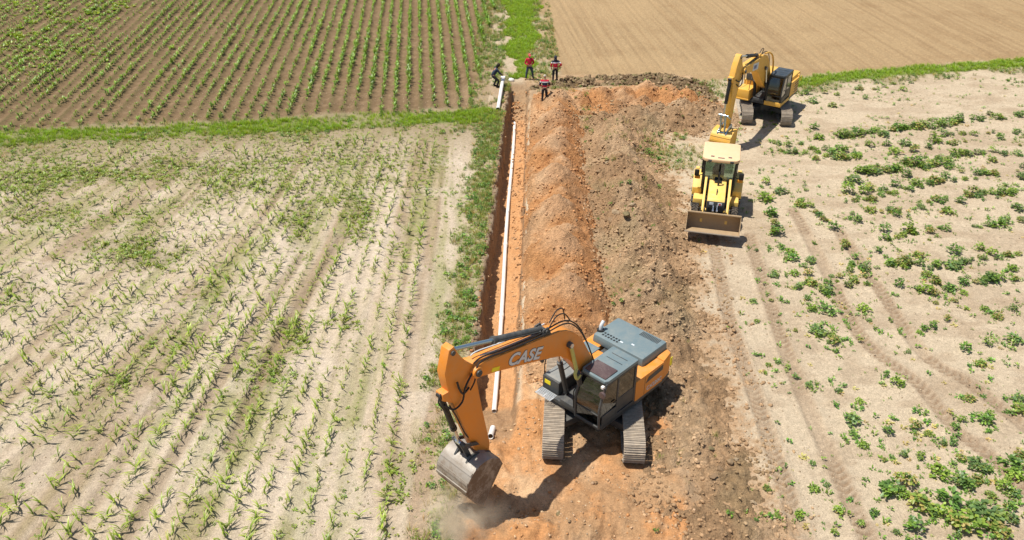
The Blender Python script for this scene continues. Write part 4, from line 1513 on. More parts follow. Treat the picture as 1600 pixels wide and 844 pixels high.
def excavator(name, label, loc, uyaw, upyaw, sc, K):
    root = empty(name, loc, uyaw)
    tag(root, label, 'excavator')
    S = Matrix.Scale(sc, 4)
    U = S
    M = Matrix.Rotation(upyaw - uyaw, 4, 'Z') @ S
    body, top, und = K['body'], K['top'], K['under']
    gauge, shoe, half, rad = K['gauge'], K['shoe'], K['half'], K['rad']
    for s in (1, -1):
        crawler(root, s * gauge / 2, half, rad, shoe, U, K['shoes'], und)
    # X frame and slewing ring
    b = MB(U)
    b.box((0, 0, .62), (1.3, 1.3, .34), bev=.05)
    for sx in (1, -1):
        for sy in (1, -1):
            b.prism([(.25 * sx, .38 * sy), (.62 * sx, .2 * sy), (1.35 * sx, (gauge / 2 - .1) * sy), (.75 * sx, (gauge / 2 - .1) * sy)][::(1 if sx * sy > 0 else -1)], .48, .74, .03, 'z')
    b.build('undercarriage_frame', und, root)
    MB(U).cyl((0, 0, .79), (0, 0, 1.06), .64, n=36, bev=.02).build('slewing_ring', 'black', root)
    # deck
    b = MB(M)
    R = K['tail']
    arc = [(-math.cos(t) * R, math.sin(t) * R) for t in np.linspace(-.45, .45, 9)]
    hw = K['hw']
    deck = [(1.25, hw), (1.25, -hw), (-2.1, -hw)] + [(max(x, -R), max(min(y, hw), -hw)) for x, y in arc] + [(-2.1, hw)]
    b.prism(deck, 1.05, 1.20, .02, 'z')
    b.box((.55, -.02, 1.28), (1.5, .66, .18), bev=.02)
    b.build('deck', K['deck'], root)
    # counterweight
    zt = K['cwt']
    cw = [(-2.0, -hw)] + [(max(x, -R), max(min(y, hw), -hw)) for x, y in arc] + [(-2.0, hw)]
    b = MB(M).prism(cw, 1.09, zt, .10, 'z')
    o = b.build('counterweight', K['cw'], root)
    MB(M).box((-2.42, hw + .003, (zt + 1.1) / 2 + .22), (.12, .012, .34)).build('reflector', 'sticker', o)
    # side bodies
    zs = K['zs']
    b = MB(M)
    pl = [(-.46, 1.14), (-2.02, 1.14), (-2.02, zs), (-.46, zs + .02)]
    b.prism(pl, hw - .52, hw, .05)
    left = b.build('side_panel', body, root)
    vt = MB(M)
    for k in range(K.get('slits', 1)):
        zc = zs - .22 - k * .17
        if K.get('slits', 1) == 1:
            vt.prism([(-1.0, zs - .34), (-1.15, zs - .14), (-1.95, zs - .08), (-1.95, zs - .28)], hw - .003, hw + .006)  # one flat slanted dark stripe on the panel, without openings
        else:
            vt.prism([(-1.25, zc - .06), (-1.2, zc + .02), (-1.95, zc + .05), (-1.95, zc - .03)], hw - .003, hw + .008)
    vt.build('panel_stripe', 'dgrey' if K.get('slits', 1) == 1 else 'black', left)
    b = MB(M)
    b.prism([(-.95, hw + .004), (-.962, hw + .004), (-.962, hw - .02), (-.95, hw - .02)], 1.2, zs - .05, 0, 'z')
    b.build('panel_seam', 'black', left)
    if K.get('side_text'):
        lettering('lettering', K['side_text'], M @ frame_M((-1.5, hw + .004, 1.30), (-1, 0, 0), (0, 1, 0)), .15, 'lettering', left, sx=1.1)
    b = MB(M)
    b.prism([(-.1, 1.14), (-2.02, 1.14), (-2.02, zs), (-.1, zs)], -hw, -hw + .62, .05)
    rgt = b.build('side_panel', body, root)
    # floor between panels, engine bay
    b = MB(M).box((-1.25, .15, 1.55), (1.7, hw * 2 - 1.2, .75), bev=.02)
    b.build('engine_bay', K['baymat'], root)
    hx0, hx1, hy0, hy1, hz0, hz1 = K['hood']
    b = MB(M).box(((hx0 + hx1) / 2, (hy0 + hy1) / 2, (hz0 + hz1) / 2), (hx1 - hx0, hy1 - hy0, hz1 - hz0), bev=.09, taper=(.97, .975))
    hd = b.build('engine_hood', top, root)
    if K['style'] == 1:
        b = MB(M)
        for i in range(6):
            for j in range(2):
                b.box((hx1 - .20 - j * .13, hy0 + .32 + i * .12, hz1 + .002), (.075, .07, .012), bev=.003)
        b.build('grille', 'black', hd)
        b = MB(M)
        for i in range(14):
            b.box((hx0 + .25, hy1 - .22 - i * .055, hz1 + .002), (.26, .024, .012))
        b.build('grille', 'black', hd)
        b = MB(M)
        b.box((hx1 - .03, hy1 - .55, (hz0 + hz1) / 2 + .02), (.05, .16, .08), bev=.02)
        b.build('latch', 'black', hd)
        b = MB(M)
        b.box(((hx0 + hx1) / 2, hy1 + .03, hz0 - .05), (hx1 - hx0 + .1, .05, .05))
        for i in range(6):
            b.box((hx0 + .1 + i * .24, hy1 + .12, hz0 - .06), (.06, .2, .035))
        b.build('hinge_rail', 'black', hd)
        for q, (xx, yy) in enumerate(((hx1 - .45, hy1 - .75), (hx1 - .30, hy1 - 1.12))):
            MB(M).box((xx, yy, hz1 + .002), (.06, .12, .012)).build('decal', 'lettering', hd)
        ex = MB(M).cyl((hx1 - .34, hy0 + .10, hz1 - .1), (hx1 - .34, hy0 + .10, hz1 + .05), .13, n=18)
        e0 = ex.build('exhaust_collar', 'black', hd)
        MB(M).tube(smooth_path([(hx1 - .34, hy0 + .1, hz1), (hx1 - .36, hy0 + .1, hz1 + .2), (hx1 - .48, hy0 + .1, hz1 + .33)]), .065, 12).build('exhaust_pipe', 'lettering', e0)
        MB(M).box((hx0 + .75, hy0 - .10, hz1 - .15), (.12, .26, .05), bev=.01).build('mirror_bracket', 'grey', hd)
        # tank tops, peach orange, with caps and grey plates
        b = MB(M)
        b.box((-.50, -.80, zs - .16), (.95, 1.05, .34), bev=.05)
        tk = b.build('fuel_tank', body, root)
        for (xx, yy, r_) in ((-.22, -1.0, .09), (-.18, -.55, .13), (-.62, -1.2, .06)):
            MB(M).cyl((xx, yy, zs), (xx, yy, zs + .05), r_, n=18, bev=.012).build('cap', body, tk)
        MB(M).box((-.85, -.95, zs + .022), (.42, .62, .03), bev=.01).build('cover_plate', 'grey', tk)
        MB(M).box((-.35, .02, zs - .03), (.55, .55, .10), bev=.02).build('valve_cover', 'grey', root)
        # toolbox in front of the tank, with step
        b = MB(M).box((.55, -.97, 1.46), (1.05, .72, .52), bev=.035)
        b.box((-.02, -.97, 1.55), (.16, .72, .70), bev=.03)
        tb = b.build('toolbox', 'dgrey', root)
        MB(M).box((.52, -.97, 1.725), (.98, .66, .02), bev=.006).build('lid', 'roof_lid', tb)
        MB(M).box((1.08, -1.10, 1.52), (.012, .25, .15)).build('sticker', 'sticker', tb)
        st = MB(M)
        for q in range(7):
            st.box((1.12 + q * .055, -.98, 1.20), (.014, .66, .03))
        for yy in (-1.3, -.98, -.66):
            st.box((1.27, yy, 1.185), (.36, .02, .03))
        st.build('step', 'lettering', tb)
        hr = MB(M)
        hr.tube(smooth_path([(1.02, -1.30, 1.7), (.95, -1.32, 2.25), (.55, -1.32, 2.42), (-.1, -1.32, 2.3), (-.14, -1.32, 1.9)]), .018)
        hr.tube([(.3, -.62, 1.72), (.3, -.62, 2.15), (.9, -.62, 2.15), (.9, -.62, 1.72)], .018)
        hr.build('handrail', 'black', root)
        mr = MB(M).ellip((1.05, -1.42, 2.3), (.05, .12, .17))
        mr.tube([(.95, -1.32, 2.25), (1.04, -1.42, 2.3)], .015)
        mr.build('mirror', 'dgrey', root)
    else:
        # yellow deck boxes and tank of the second machine
        b = MB(M).box((.95, -.95, 1.50), (1.15, .80, .62), bev=.07)
        b.box((.95, -.95, 1.22), (1.2, .84, .10), bev=.03)
        tb = b.build('toolbox', body, root)
        b = MB(M).box((-.2, -.93, 1.62), (1.1, .84, .9), bev=.06)
        b.build('fuel_tank', body, root)
        hr = MB(M)
        for yy in (-1.33, -.62):
            hr.tube(smooth_path([(1.45, yy, 1.7), (1.2, yy, 2.5), (.3, yy, 2.75), (-.35, yy, 2.7), (-.4, yy, 2.05)]), .02)
        hr.tube([(.4, -1.33, 2.02), (.42, -1.33, 2.72)], .018)
        hr.build('handrail', 'black', root)
        b = MB(M)
        b.box((.40, -.93, 2.28), (.02, .56, .42), bev=.006)
        b.build('mirror', 'dgrey', root)
        ex = MB(M).tube(smooth_path([(-1.5, -.75, hz1 - .05), (-1.5, -.75, hz1 + .30), (-1.64, -.75, hz1 + .44)]), .07, 12)
        ex.build('exhaust_pipe', 'black', hd)
        MB(M).box((-2.1, .2, hz1 + .005), (.16, .2, .02), bev=.005).build('latch', 'black', hd)
    # cab
    cb, rf = cab(root, M, *K['cab'], K['cabmat'], K['roofmat'], hatch=K.get('hatch'), slope=K.get('slope', .3))
    cx1, cy0, cy1, cz1 = K['cab'][1], K['cab'][2], K['cab'][3], K['cab'][5]
    if K['style'] == 1:
        l_ = MB(M).cyl((cx1 - .05, cy1 + .03, cz1 - .36), (cx1 + .03, cy1 + .03, cz1 - .36), .12, n=20, bev=.02)
        l_.tube([(cx1 - .12, cy1 - .02, cz1 - .1), (cx1 - .02, cy1 + .08, cz1 - .3)], .012)
        l_.build('mirror', 'hatch', cb)
        MB(M).box((cx1 - .10, cy1 - .04, cz1 - .14), (.10, .10, .10), bev=.02).build('work_light', 'white', cb)
        MB(M).box((cx1 - .24, (cy0 + cy1) / 2 - .1, cz1 - .30), (.012, .3, .07)).build('decal', 'sticker_green', cb)
        MB(M).tube([(cx1 - .02, cy0 - .06, 1.4), (cx1 - .0, cy0 - .06, 2.1), (cx1 - .14, cy0 - .04, 2.3)], .02).build('handrail', 'black', cb)
    else:
        b = MB(M).box((cx1 - .05, (cy0 + cy1) / 2, 1.20), (.16, cy1 - cy0 + .06, .26), bev=.03)
        b.box((.55, cy1 + .0, 1.18), (1.6, .08, .2), bev=.02)
        b.build('cab_base', body, root)
    # ------------------------------------------------ boom
    bw = K['bw']
    b = MB(M).prism(K['boom'], -bw, bw, .025)
    for p in (K['tip'], K['foot']):
        b.cyl((p[0], -bw - .07, p[1]), (p[0], bw + .07, p[1]), .17, n=24, bev=.02)
    bo = b.build('boom', body, root)
    px, pz = K['cylpin']
    b = MB(M)
    for s in (1, -1):
        b.prism([(px - .3, pz - .4), (px + .32, pz - .36), (px + .12, pz + .1), (px - .1, pz + .1)], s * .16 - .025, s * .16 + .025, .008)
    b.cyl((px, -.22, pz), (px, .22, pz), .06, n=14)
    b.build('cylinder_bracket', K['bracket'], bo)
    for p, nm in ((K['tip'], 'pin'), (K['bcpin'], 'pin')):
        MB(M).cyl((p[0], -bw - .12, p[1]), (p[0], bw + .12, p[1]), .10, n=20, bev=.012).build(nm, 'dgrey', bo)
    if K.get('text'):
        t, o_, xd, h, sx = K['text']
        n_ = (0, 1, 0)
        lettering('lettering', t, M @ frame_M((o_[0], bw + .004, o_[1]), xd, n_), h * 1.0, 'dgrey', bo, .002, .085, .18, sx, 1.04)
        lettering('lettering', t, M @ frame_M((o_[0], bw + .010, o_[1]), xd, n_), h, 'lettering', bo, .003, .045, .18, sx, 1.04)
    if K.get('stickers'):
        for (xx, zz, w_, h_, mt, xd) in K['stickers']:
            Mx = M @ frame_M((xx, bw + .003, zz), xd, (0, 1, 0))
            MB(Mx).box((0, 0, 0), (w_, h_, .008)).build('sticker', mt, bo)
    for hs in K['hoses']:
        MB(M).tube(smooth_path(hs[0], 5), hs[1], 8).build('hose', K.get('hosemat', 'hose') if hs[2] is None else hs[2], bo)
    # boom cylinders
    for s in (1, -1):
        f, t = K['bcfoot'], K['bcpin']
        rm = ram(root, 'boom_cylinder', (f[0], s * (bw + .13), f[1]), (t[0], s * (bw + .09), t[1]), K.get('bcsplit', .56), .085, .05, K['rammat'], 'chrome', M)
        if K.get('strap') and s == 1:
            a, c = Vector((f[0], (bw + .13), f[1])), Vector((t[0], bw + .09, t[1]))
            MB(M).cyl(a.lerp(c, .60), a.lerp(c, .97), .062, n=14).build('sleeve', 'strap', rm)
            MB(M).tube(smooth_path([a.lerp(c, .62) + Vector((.0, .02, 0)), a.lerp(c, .56) + Vector((.14, .05, .02)), a.lerp(c, .50) + Vector((.1, .06, -.05)), a.lerp(c, .55) + Vector((-.06, .08, -.08))]), .055, 8).build('sleeve_end', 'strap', rm)
    # ------------------------------------------------ arm
    aw = K['aw']
    b = MB(M).prism(K['arm'], -aw, aw, .022)
    for p in (K['tip'], K['pin']):
        b.cyl((p[0], -aw - .03, p[1]), (p[0], aw + .03, p[1]), .14, n=20, bev=.015)
    ar = b.build('arm', body, root)
    at_ = K['armtop']
    MB(M).cyl((at_[0], -aw - .05, at_[1]), (at_[0], aw + .05, at_[1]), .07, n=16).build('pin', 'dgrey', ar)
    for hs in K['armhoses']:
        MB(M).tube(smooth_path(hs[0], 5), hs[1], 8).build('hose', 'hose', ar)
    ram(root, 'arm_cylinder', (px, 0, pz), (at_[0], 0, at_[1]), K.get('acsplit', .55), .10, .062, K['rammat'], K.get('rodmat', 'chrome'), M)
    bcb, bce = K['bkbase'], K['bkend']
    ram(root, 'bucket_cylinder', (bcb[0], 0, bcb[1]), (bce[0], 0, bce[1]), K.get('bksplit', .66), .085, .05, K['bkmat'], 'chrome', M, w=.1)
    MB(M).prism([(bcb[0] - .30, bcb[1] + .10), (bcb[0] + .03, bcb[1] + .11), (bcb[0] + .03, bcb[1] - .1), (bcb[0] - .3, bcb[1] - .35)], -.14, .14, .01).build('cylinder_bracket', body, ar)
    b = MB(M)
    for s in (1, -1):
        y = s * (aw + .05)
        lk, bl = K['linkarm'], K['linkbk']
        b.prism([(lk[0] - .06, lk[1] - .08), (lk[0] + .04, lk[1] + .08), (bce[0] + .05, bce[1] + .08), (bce[0] - .02, bce[1] - .08)], y - .025, y + .025, .008)
        y = s * .12
        b.prism([(bce[0] - .09, bce[1]), (bce[0] + .09, bce[1] + .02), (bl[0] + .08, bl[1]), (bl[0] - .08, bl[1] - .02)], y - .035, y + .035, .01)
    b.cyl((bce[0], -aw - .1, bce[1]), (bce[0], aw + .1, bce[1]), .06, n=14)
    b.cyl((bl[0], -.3, bl[1]), (bl[0], .3, bl[1]), .06, n=14)
    b.build('linkage', K['linkmat'], root)
    bk = bucket(root, 'bucket', K['bucket'], None, K['bkw'], M, K['bkpaint'], 'steel')
    b = MB(M)
    for s in (1, -1):
        for e in K['ears']:
            b.prism(e, s * .24 - .035, s * .24 + .035, .012)
    b.build('hinge_plate', K['linkmat'], bk)
    return root


MAT['roof_lid'] = paint('dusty_grey_lid', (.17, .19, .19), .5, .5, (.42, .36, .28))
MAT['sticker_green'] = paint('green_sticker', (.25, .55, .12), .4, .05)


def arc_prof(c, r, a0, a1, n):
    return [(c[0] + r * math.cos(math.radians(a)), c[1] + r * math.sin(math.radians(a))) for a in np.linspace(a0, a1, n)]


# orange excavator: everything below in its own metres (x forward, z up)
bdir = Vector((-2.90 + .0, 0, -1.0)).normalized()
K1 = dict(style=1, body='orange', top='grey', under='dgrey', deck='dgrey', cw='orange', baymat='dgrey', cabmat='dgrey', roofmat='grey', hatch='hatch', bracket='dgrey',
          gauge=2.56, shoe=.68, half=2.36, rad=.43, shoes=50, tail=2.86, hw=1.36, cwt=2.02, zs=1.98, hood=(-2.66, -1.22, -1.14, 1.02, 1.95, 2.30), cab=(-.44, 1.38, .33, 1.36, 1.16, 2.93), slope=.24,
          side_text='CX220C', boom=[(.02, 1.95), (.10, 2.25), (.62, 3.15), (1.10, 4.04), (1.45, 4.40), (1.80, 4.66), (2.14, 4.80), (3.0, 4.96), (4.16, 5.17), (5.31, 5.38), (5.50, 5.39), (5.66, 5.29), (5.68, 5.12), (5.51, 5.00), (4.59, 4.73), (2.9, 4.16), (2.09, 3.86), (1.62, 3.45), (1.25, 2.95), (.50, 1.88), (.35, 1.74), (.12, 1.76)],
          bw=.25, tip=(5.50, 5.20), foot=(.24, 1.92), cylpin=(2.66, 5.03), bcfoot=(.95, 1.42), bcpin=(1.72, 4.12), bcsplit=.55, strap=True, rammat='dgrey', rodmat='bluegrey_rod',
          text=('CASE', (3.70, 4.54), (-1.46, 0, -.50), .365, 1.12), stickers=[(4.80, 4.90, .30, .13, 'sticker', (-1.46, 0, -.45))],
          hoses=[([(.35, .12, 2.85), (.75, .14, 3.72), (1.25, .14, 4.55), (1.9, .14, 5.0), (3.0, .15, 5.08), (4.2, .15, 5.27), (5.2, .16, 5.50), (5.55, .20, 5.50)], .024, None),
                 ([(.35, .18, 2.75), (.8, .20, 3.72), (1.3, .20, 4.50), (1.9, .20, 4.93), (3.0, .21, 5.03), (4.2, .21, 5.23), (5.1, .22, 5.43), (5.5, .27, 5.40), (5.62, .29, 5.0), (5.75, .24, 4.72)], .022, None),
                 ([(1.5, -.12, 4.75), (1.7, -.05, 5.25), (2.1, .05, 5.42), (2.45, .1, 5.2)], .02, None),
                 ([(1.4, .02, 4.7), (1.75, .06, 5.15), (2.2, .12, 5.28), (2.6, .14, 5.02), (3.1, .12, 5.06)], .02, None),
                 ([(2.4, -.14, 5.02), (3.0, -.14, 5.08), (4.2, -.14, 5.28), (5.1, -.14, 5.48), (5.4, -.1, 5.5)], .02, 'lettering'),
                 ([(2.6, .06, 5.02), (3.4, .06, 5.12), (4.6, .06, 5.34), (5.2, .05, 5.48)], .018, 'lettering')],
          arm=[(6.18, 6.36), (6.35, 6.32), (6.54, 5.64), (6.49, 5.30), (6.38, 4.80), (6.06, 3.80), (5.64, 2.55), (5.36, 1.90), (5.18, 1.82), (5.02, 1.90), (4.98, 2.25), (5.25, 3.72), (5.42, 4.80), (5.40, 5.08), (5.50, 5.38), (5.74, 5.60), (6.0, 5.98)],
          aw=.155, pin=(5.16, 1.98), armtop=(6.24, 6.19), acsplit=.56, bkbase=(6.60, 4.90), bkend=(6.02, 2.88), bksplit=.70, bkmat='black', linkarm=(5.50, 2.62), linkbk=(5.70, 2.05), linkmat='dgrey',
          armhoses=[([(5.75, .19, 4.78), (6.0, .24, 4.75), (6.15, .26, 5.0), (6.2, .24, 5.25)], .03), ([(5.62, .22, 5.25), (5.95, .27, 4.95), (6.05, .24, 4.5), (6.35, .22, 4.4), (6.55, .1, 4.6)], .028),
                    ([(6.4, .12, 4.5), (6.2, .16, 4.0), (5.95, .15, 3.3), (5.8, .14, 3.0)], .022), ([(6.62, .06, 5.0), (6.75, .1, 4.8), (6.5, .13, 4.3)], .022)],
          bucket=[(4.98, 1.72), (5.10, 2.02), (5.45, 2.25)] + arc_prof((5.70, 1.64), .63, 96, -22, 24) + [(6.06, 1.02), (5.78, .62)], bkw=1.30, bkpaint='steel',
          ears=[[(4.98, 1.78), (5.06, 2.06), (5.62, 2.36), (5.86, 2.40), (6.02, 2.22), (5.6, 2.18), (5.35, 1.95), (5.2, 1.74)]])
excavator('excavator', 'large orange tracked excavator with grey bonnet digging beside the trench', (2.671, 21.204, .0), math.radians(-94), -2.344, .98, K1)

K2 = dict(style=2, body='yellow', top='yellow', under='dgrey', deck='dgrey', cw='yellow', baymat='dgrey', cabmat='black', roofmat='roofblack', bracket='yellow',
          gauge=2.30, shoe=.66, half=2.2, rad=.42, shoes=48, tail=2.80, hw=1.36, cwt=2.18, zs=2.05, hood=(-2.62, -.55, -1.25, 1.25, 1.98, 2.26), cab=(-.40, 1.33, .42, 1.36, 1.18, 2.94), slope=.22, slits=4,
          boom=[(-.02, 1.95), (.08, 2.2), (.55, 2.9), (1.05, 3.62), (1.55, 4.10), (2.0, 4.26), (2.6, 4.30), (3.43, 4.33), (4.64, 4.36), (5.45, 4.42), (5.62, 4.34), (5.64, 4.14), (5.45, 4.02), (4.46, 3.88), (3.12, 3.60), (2.62, 3.25), (2.1, 2.75), (1.2, 2.1), (.5, 1.78), (.3, 1.70), (.08, 1.74)],
          bw=.24, tip=(5.48, 4.22), foot=(.2, 1.9), cylpin=(2.80, 4.42), bcfoot=(1.05, 1.40), bcpin=(1.75, 3.42), bcsplit=.52, rammat='black', rodmat='chrome',
          stickers=[(3.55, 3.98, .92, .40, 'lettering', (-1, 0, -.12)), (3.62, 3.98, .5, .22, 'blue', (-1, 0, -.12))],
          hoses=[([(.35, .12, 2.6), (.7, .16, 3.3), (1.2, .16, 4.1), (1.9, .16, 4.42), (3.0, .16, 4.40), (4.4, .16, 4.43), (5.2, .16, 4.52)], .024, None),
                 ([(.15, .26, 2.2), (.45, .32, 3.2), (.95, .34, 3.95), (1.5, .28, 4.28), (2.0, .2, 4.34)], .05, 'yellow'),
                 ([(2.0, 0, 4.3), (2.1, .1, 4.62), (2.4, .1, 4.7), (2.7, .08, 4.5)], .022, None)],
          arm=[(6.02, 5.30), (6.22, 5.26), (6.55, 4.75), (6.78, 4.05), (6.78, 3.70), (6.70, 3.1), (6.55, 1.6), (6.50, 1.22), (6.36, 1.14), (6.22, 1.24), (6.18, 1.55), (5.98, 2.8), (5.62, 3.75), (5.36, 4.1), (5.40, 4.42), (5.60, 4.55), (5.85, 5.0)],
          aw=.16, pin=(6.36, 1.30), armtop=(6.10, 5.14), acsplit=.55, bkbase=(6.92, 4.12), bkend=(7.18, 2.15), bksplit=.66, bkmat='black', linkarm=(6.50, 1.75), linkbk=(6.98, 1.06), linkmat='bluegrey_rod',
          armhoses=[([(5.55, .22, 4.35), (5.8, .26, 3.9), (6.1, .22, 3.8), (6.5, .2, 4.0)], .03), ([(5.6, .22, 4.2), (5.7, .28, 3.6), (6.0, .24, 3.5), (6.3, .2, 3.7)], .028)],
          bucket=[(6.16, 1.02), (6.30, 1.16), (6.55, 1.14)] + arc_prof((6.66, .58), .55, 92, -40, 11) + [(6.86, .06), (6.58, .0), (6.25, .04)], bkw=1.2, bkpaint='yellow',
          ears=[[(6.2, 1.08), (6.28, 1.40), (6.46, 1.40), (6.95, 1.22), (7.10, 1.02), (6.95, .95), (6.45, 1.0)]])
excavator('excavator', 'yellow tracked excavator with black cab roof standing behind the backhoe loader', (15.583, 49.295, 0), math.radians(-99), -2.162, .994, K2)


# ------------------------------------------------------------------ backhoe loader
def wheel(root, M, c, r, w, rim, lug=True):
    b = MB(M)
    x, y, z = c
    prof = [(r * .62, -w / 2 * .8), (r * .86, -w / 2), (r * .97, -w / 2 * .8), (r, -w / 4), (r, w / 4), (r * .97, w / 2 * .8), (r * .86, w / 2), (r * .62, w / 2 * .8)]
    bm = bmesh.new()
    n = 36
    rings = []
    for k in range(n):
        a = k * 2 * math.pi / n
        rings.append([bm.verts.new((x + q[0] * math.cos(a), y + q[1], z + q[0] * math.sin(a))) for q in prof])
    for k in range(n):
        A, B = rings[k], rings[(k + 1) % n]
        for i in range(len(prof)):
            j = (i + 1) % len(prof)
            bm.faces.new((A[i], A[j], B[j], B[i]))
    bmesh.ops.recalc_face_normals(bm, faces=bm.faces)
    b._merge(bm)
    if lug:
        m = 20
        for k in range(m):
            for s in (1, -1):
                a = (k + (.5 if s > 0 else 0)) * 2 * math.pi / m
                R = Matrix.Rotation(-a - math.pi / 2, 3, 'Y')
                R = R @ Matrix.Rotation(s * .6, 3, 'Z')
                b.box((x + r * 1.005 * math.cos(a), y + s * w * .25, z + r * 1.005 * math.sin(a)), (.05, w * .55, .05), R)
    o = MB(M)
    root_o = empty('wheel')
    root_o.parent = root
    b.build('tyre', 'rubber', root_o)
    o.cyl((x, y - w * .3, z), (x, y + w * .3, z), r * .63, n=28, bev=.02)
    s = 1 if y > 0 else -1
    o.cyl((x, y + s * w * .3, z), (x, y + s * w * .42, z), r * .22, n=18, bev=.01)
    o.build('rim', rim, root_o)


def backhoe(loc, yaw):
    root = empty('backhoe_loader', loc, yaw)
    tag(root, 'yellow backhoe loader facing the viewer with its wide front bucket raised', 'backhoe loader')
    M = Matrix()
    Y = 'pale_yellow'
    for s in (1, -1):
        wheel(root, M, (0, s * .92, .78), .78, .46, 'pale_yellow')
        wheel(root, M, (2.12, s * .90, .50), .50, .33, 'pale_yellow')
    b = MB(M).box((1.0, 0, .72), (3.4, .62, .36), bev=.03)
    b.box((2.12, 0, .52), (.24, 1.5, .2), bev=.03)
    b.box((0, 0, .78), (.4, 1.5, .34), bev=.04)
    b.build('chassis', 'dgrey', root)
    # bonnet and grille
    b = MB(M)
    b.prism([(.95, .92), (2.62, .92), (2.66, 1.46), (2.52, 1.60), (1.6, 1.76), (.95, 1.86)], -.40, .40, .07)
    bon = b.build('bonnet', Y, root)
    b = MB(M).box((2.665, 0, 1.20), (.05, .80, .60), bev=.025)
    gr = b.build('grille', 'dgrey', bon)
    b = MB(M)
    for k in range(5):
        b.box((2.695, 0, .96 + k * .06), (.02, .66, .02))
    b.build('grille_bar', 'black', gr)
    for s, m_ in ((-1, 'white'), (1, 'white')):
        MB(M).box((2.70, s * .19, 1.39), (.02, .19, .13), bev=.03).build('headlight', 'lettering', gr)
    lg = MB(M).cyl((2.70, .19, 1.39), (2.716, .19, 1.39), .05, n=16)
    lg.build('emblem', 'red', gr)
    MB(M).tube([(1.5, .02, 1.70), (1.5, .02, 2.36), (1.45, .02, 2.46)], .045, 12).build('exhaust_pipe', 'black', bon)
    MB(M).box((1.18, 0, 1.85), (.3, .34, .05), bev=.02).build('air_intake', 'black', bon)
    # cab
    zc0, zc1, xa, xb, hw = 1.05, 2.90, -.72, 1.02, .80
    b = MB(M)
    for s in (1, -1):
        b.tube([(xb, s * .68, 1.2), (xb - .06, s * .72, zc1 - .12)], .05, 8)
        b.tube([(.15, s * hw, 1.0), (.10, s * hw, zc1 - .12)], .045, 8)
        b.tube([(xa, s * hw, 1.1), (xa, s * hw, zc1 - .12)], .05, 8)
        b.box(((xa + xb) / 2, s * (hw - .02), zc1 - .16), (xb - xa, .09, .09), bev=.02)
        b.tube([(xb, s * .60, 1.25), (.98, s * .68, .85), (.5, s * .72, .75)], .05, 8)
    b.box((xb - .05, 0, zc1 - .15), (.09, 1.25, .09), bev=.02)
    b.box((xa, 0, zc1 - .15), (.09, 1.3, .09), bev=.02)
    b.box((.15, 0, .95), (1.6, 1.3, .1), bev=.02)
    b.box((xb, 0, 1.68), (.06, 1.2, .06))
    cb = b.build('cab', 'black', root)
    MB(M).prism([(xb - .004, 1.70), (xb - .06, zc1 - .2), (xb - .075, zc1 - .2), (xb - .02, 1.70)], -.68, .68).build('windscreen', 'glass', cb)
    for s in (1, -1):
        MB(M).prism([(xb - .05, 1.25), (.18, 1.0), (.16, zc1 - .2), (xb - .10, zc1 - .2)], s * .77 - .006, s * .77 + .006).build('side_window', 'glass', cb)
        MB(M).prism([(.08, 1.35), (xa + .06, 1.35), (xa + .06, zc1 - .2), (.08, zc1 - .2)], s * .80 - .006, s * .80 + .006).build('side_window', 'glass', cb)
    MB(M).box((xa, 0, 2.05), (.012, 1.3, 1.2)).build('rear_window', 'glass', cb)
    b = MB(M).prism([(xa - .18, -.72), (xa - .10, -.86), (xb - .02, -.86), (xb + .16, -.72), (xb + .22, -.38), (xb + .22, .38), (xb + .16, .72), (xb - .02, .86), (xa - .10, .86), (xa - .18, .72)], zc1 - .10, zc1 + .05, .045, 'z')
    rf = b.build('roof', 'roof_dust', cb)
    for s in (1, -1):
        MB(M).box((xb + .23, s * .5, zc1 - .03), (.05, .16, .10), bev=.015).build('work_light', 'dgrey', rf)
        MB(M).box((xb - .15, s * .40, zc1 + .052), (.12, .16, .02), bev=.006).build('roof_socket', 'hatch', rf)
    MB(M).box((xb - .02, .0, zc1 + .052), (.09, .30, .02), bev=.006).build('roof_socket', 'hatch', rf)
    s_ = MB(M).box((-.05, 0, 1.42), (.5, .5, .14), bev=.05)
    s_.box((-.30, 0, 1.78), (.14, .48, .62), bev=.05)
    s_.build('seat', 'seat', cb)
    w_ = MB(M)
    w_.tube([(.75, 0, 1.1), (.55, 0, 1.72)], .035)
    pts_ = [(.55 + .09 * math.sin(a), .2 * math.cos(a), 1.72 + .17 * math.sin(a)) for a in np.linspace(0, 2 * math.pi, 19)]
    w_.tube(pts_, .018)
    w_.build('steering_wheel', 'black', cb)
    # mudguards and side bodies
    for s in (1, -1):
        b = MB(M)
        ar = [(.0 + .92 * math.cos(a), .80 + .92 * math.sin(a)) for a in np.linspace(.15, 2.6, 12)]
        b.shell(ar, s * .70 if s > 0 else -1.16, 1.16 if s > 0 else -.70, -.05)
        b.prism([(.55, 1.70), (.98, 1.32), (.98, .95), (.80, .95)], s * .72 if s > 0 else -1.14, 1.14 if s > 0 else -.72, .03)
        b.build('mudguard', Y, root)
        MB(M).box((1.30, s * .80, .82), (.62, .50, .46), bev=.05).build('side_tank' if s > 0 else 'battery_box', Y, root)
        b = MB(M)
        for k in range(3):
            b.box((1.0 + .0 * k, s * 1.02, .42 + k * .25), (.34, .22, .03))
        b.box((.9, s * .93, .68), (.04, .03, .6))
        b.build('step', 'dgrey', root)
        mr = MB(M).box((xb + .14, s * 1.02, 2.18), (.10, .22, .32), bev=.04)
        mb = mr.build('mirror', 'black', root)
        MB(M).tube([(xb - .05, s * .70, 2.05), (xb + .06, s * .9, 2.02), (xb + .12, s * 1.0, 2.1)], .022).build('mirror_arm', 'black', mb)
        MB(M).box((xb + .06, s * .98, 1.92), (.12, .26, .14), bev=.03).build('indicator', 'amber', mb)
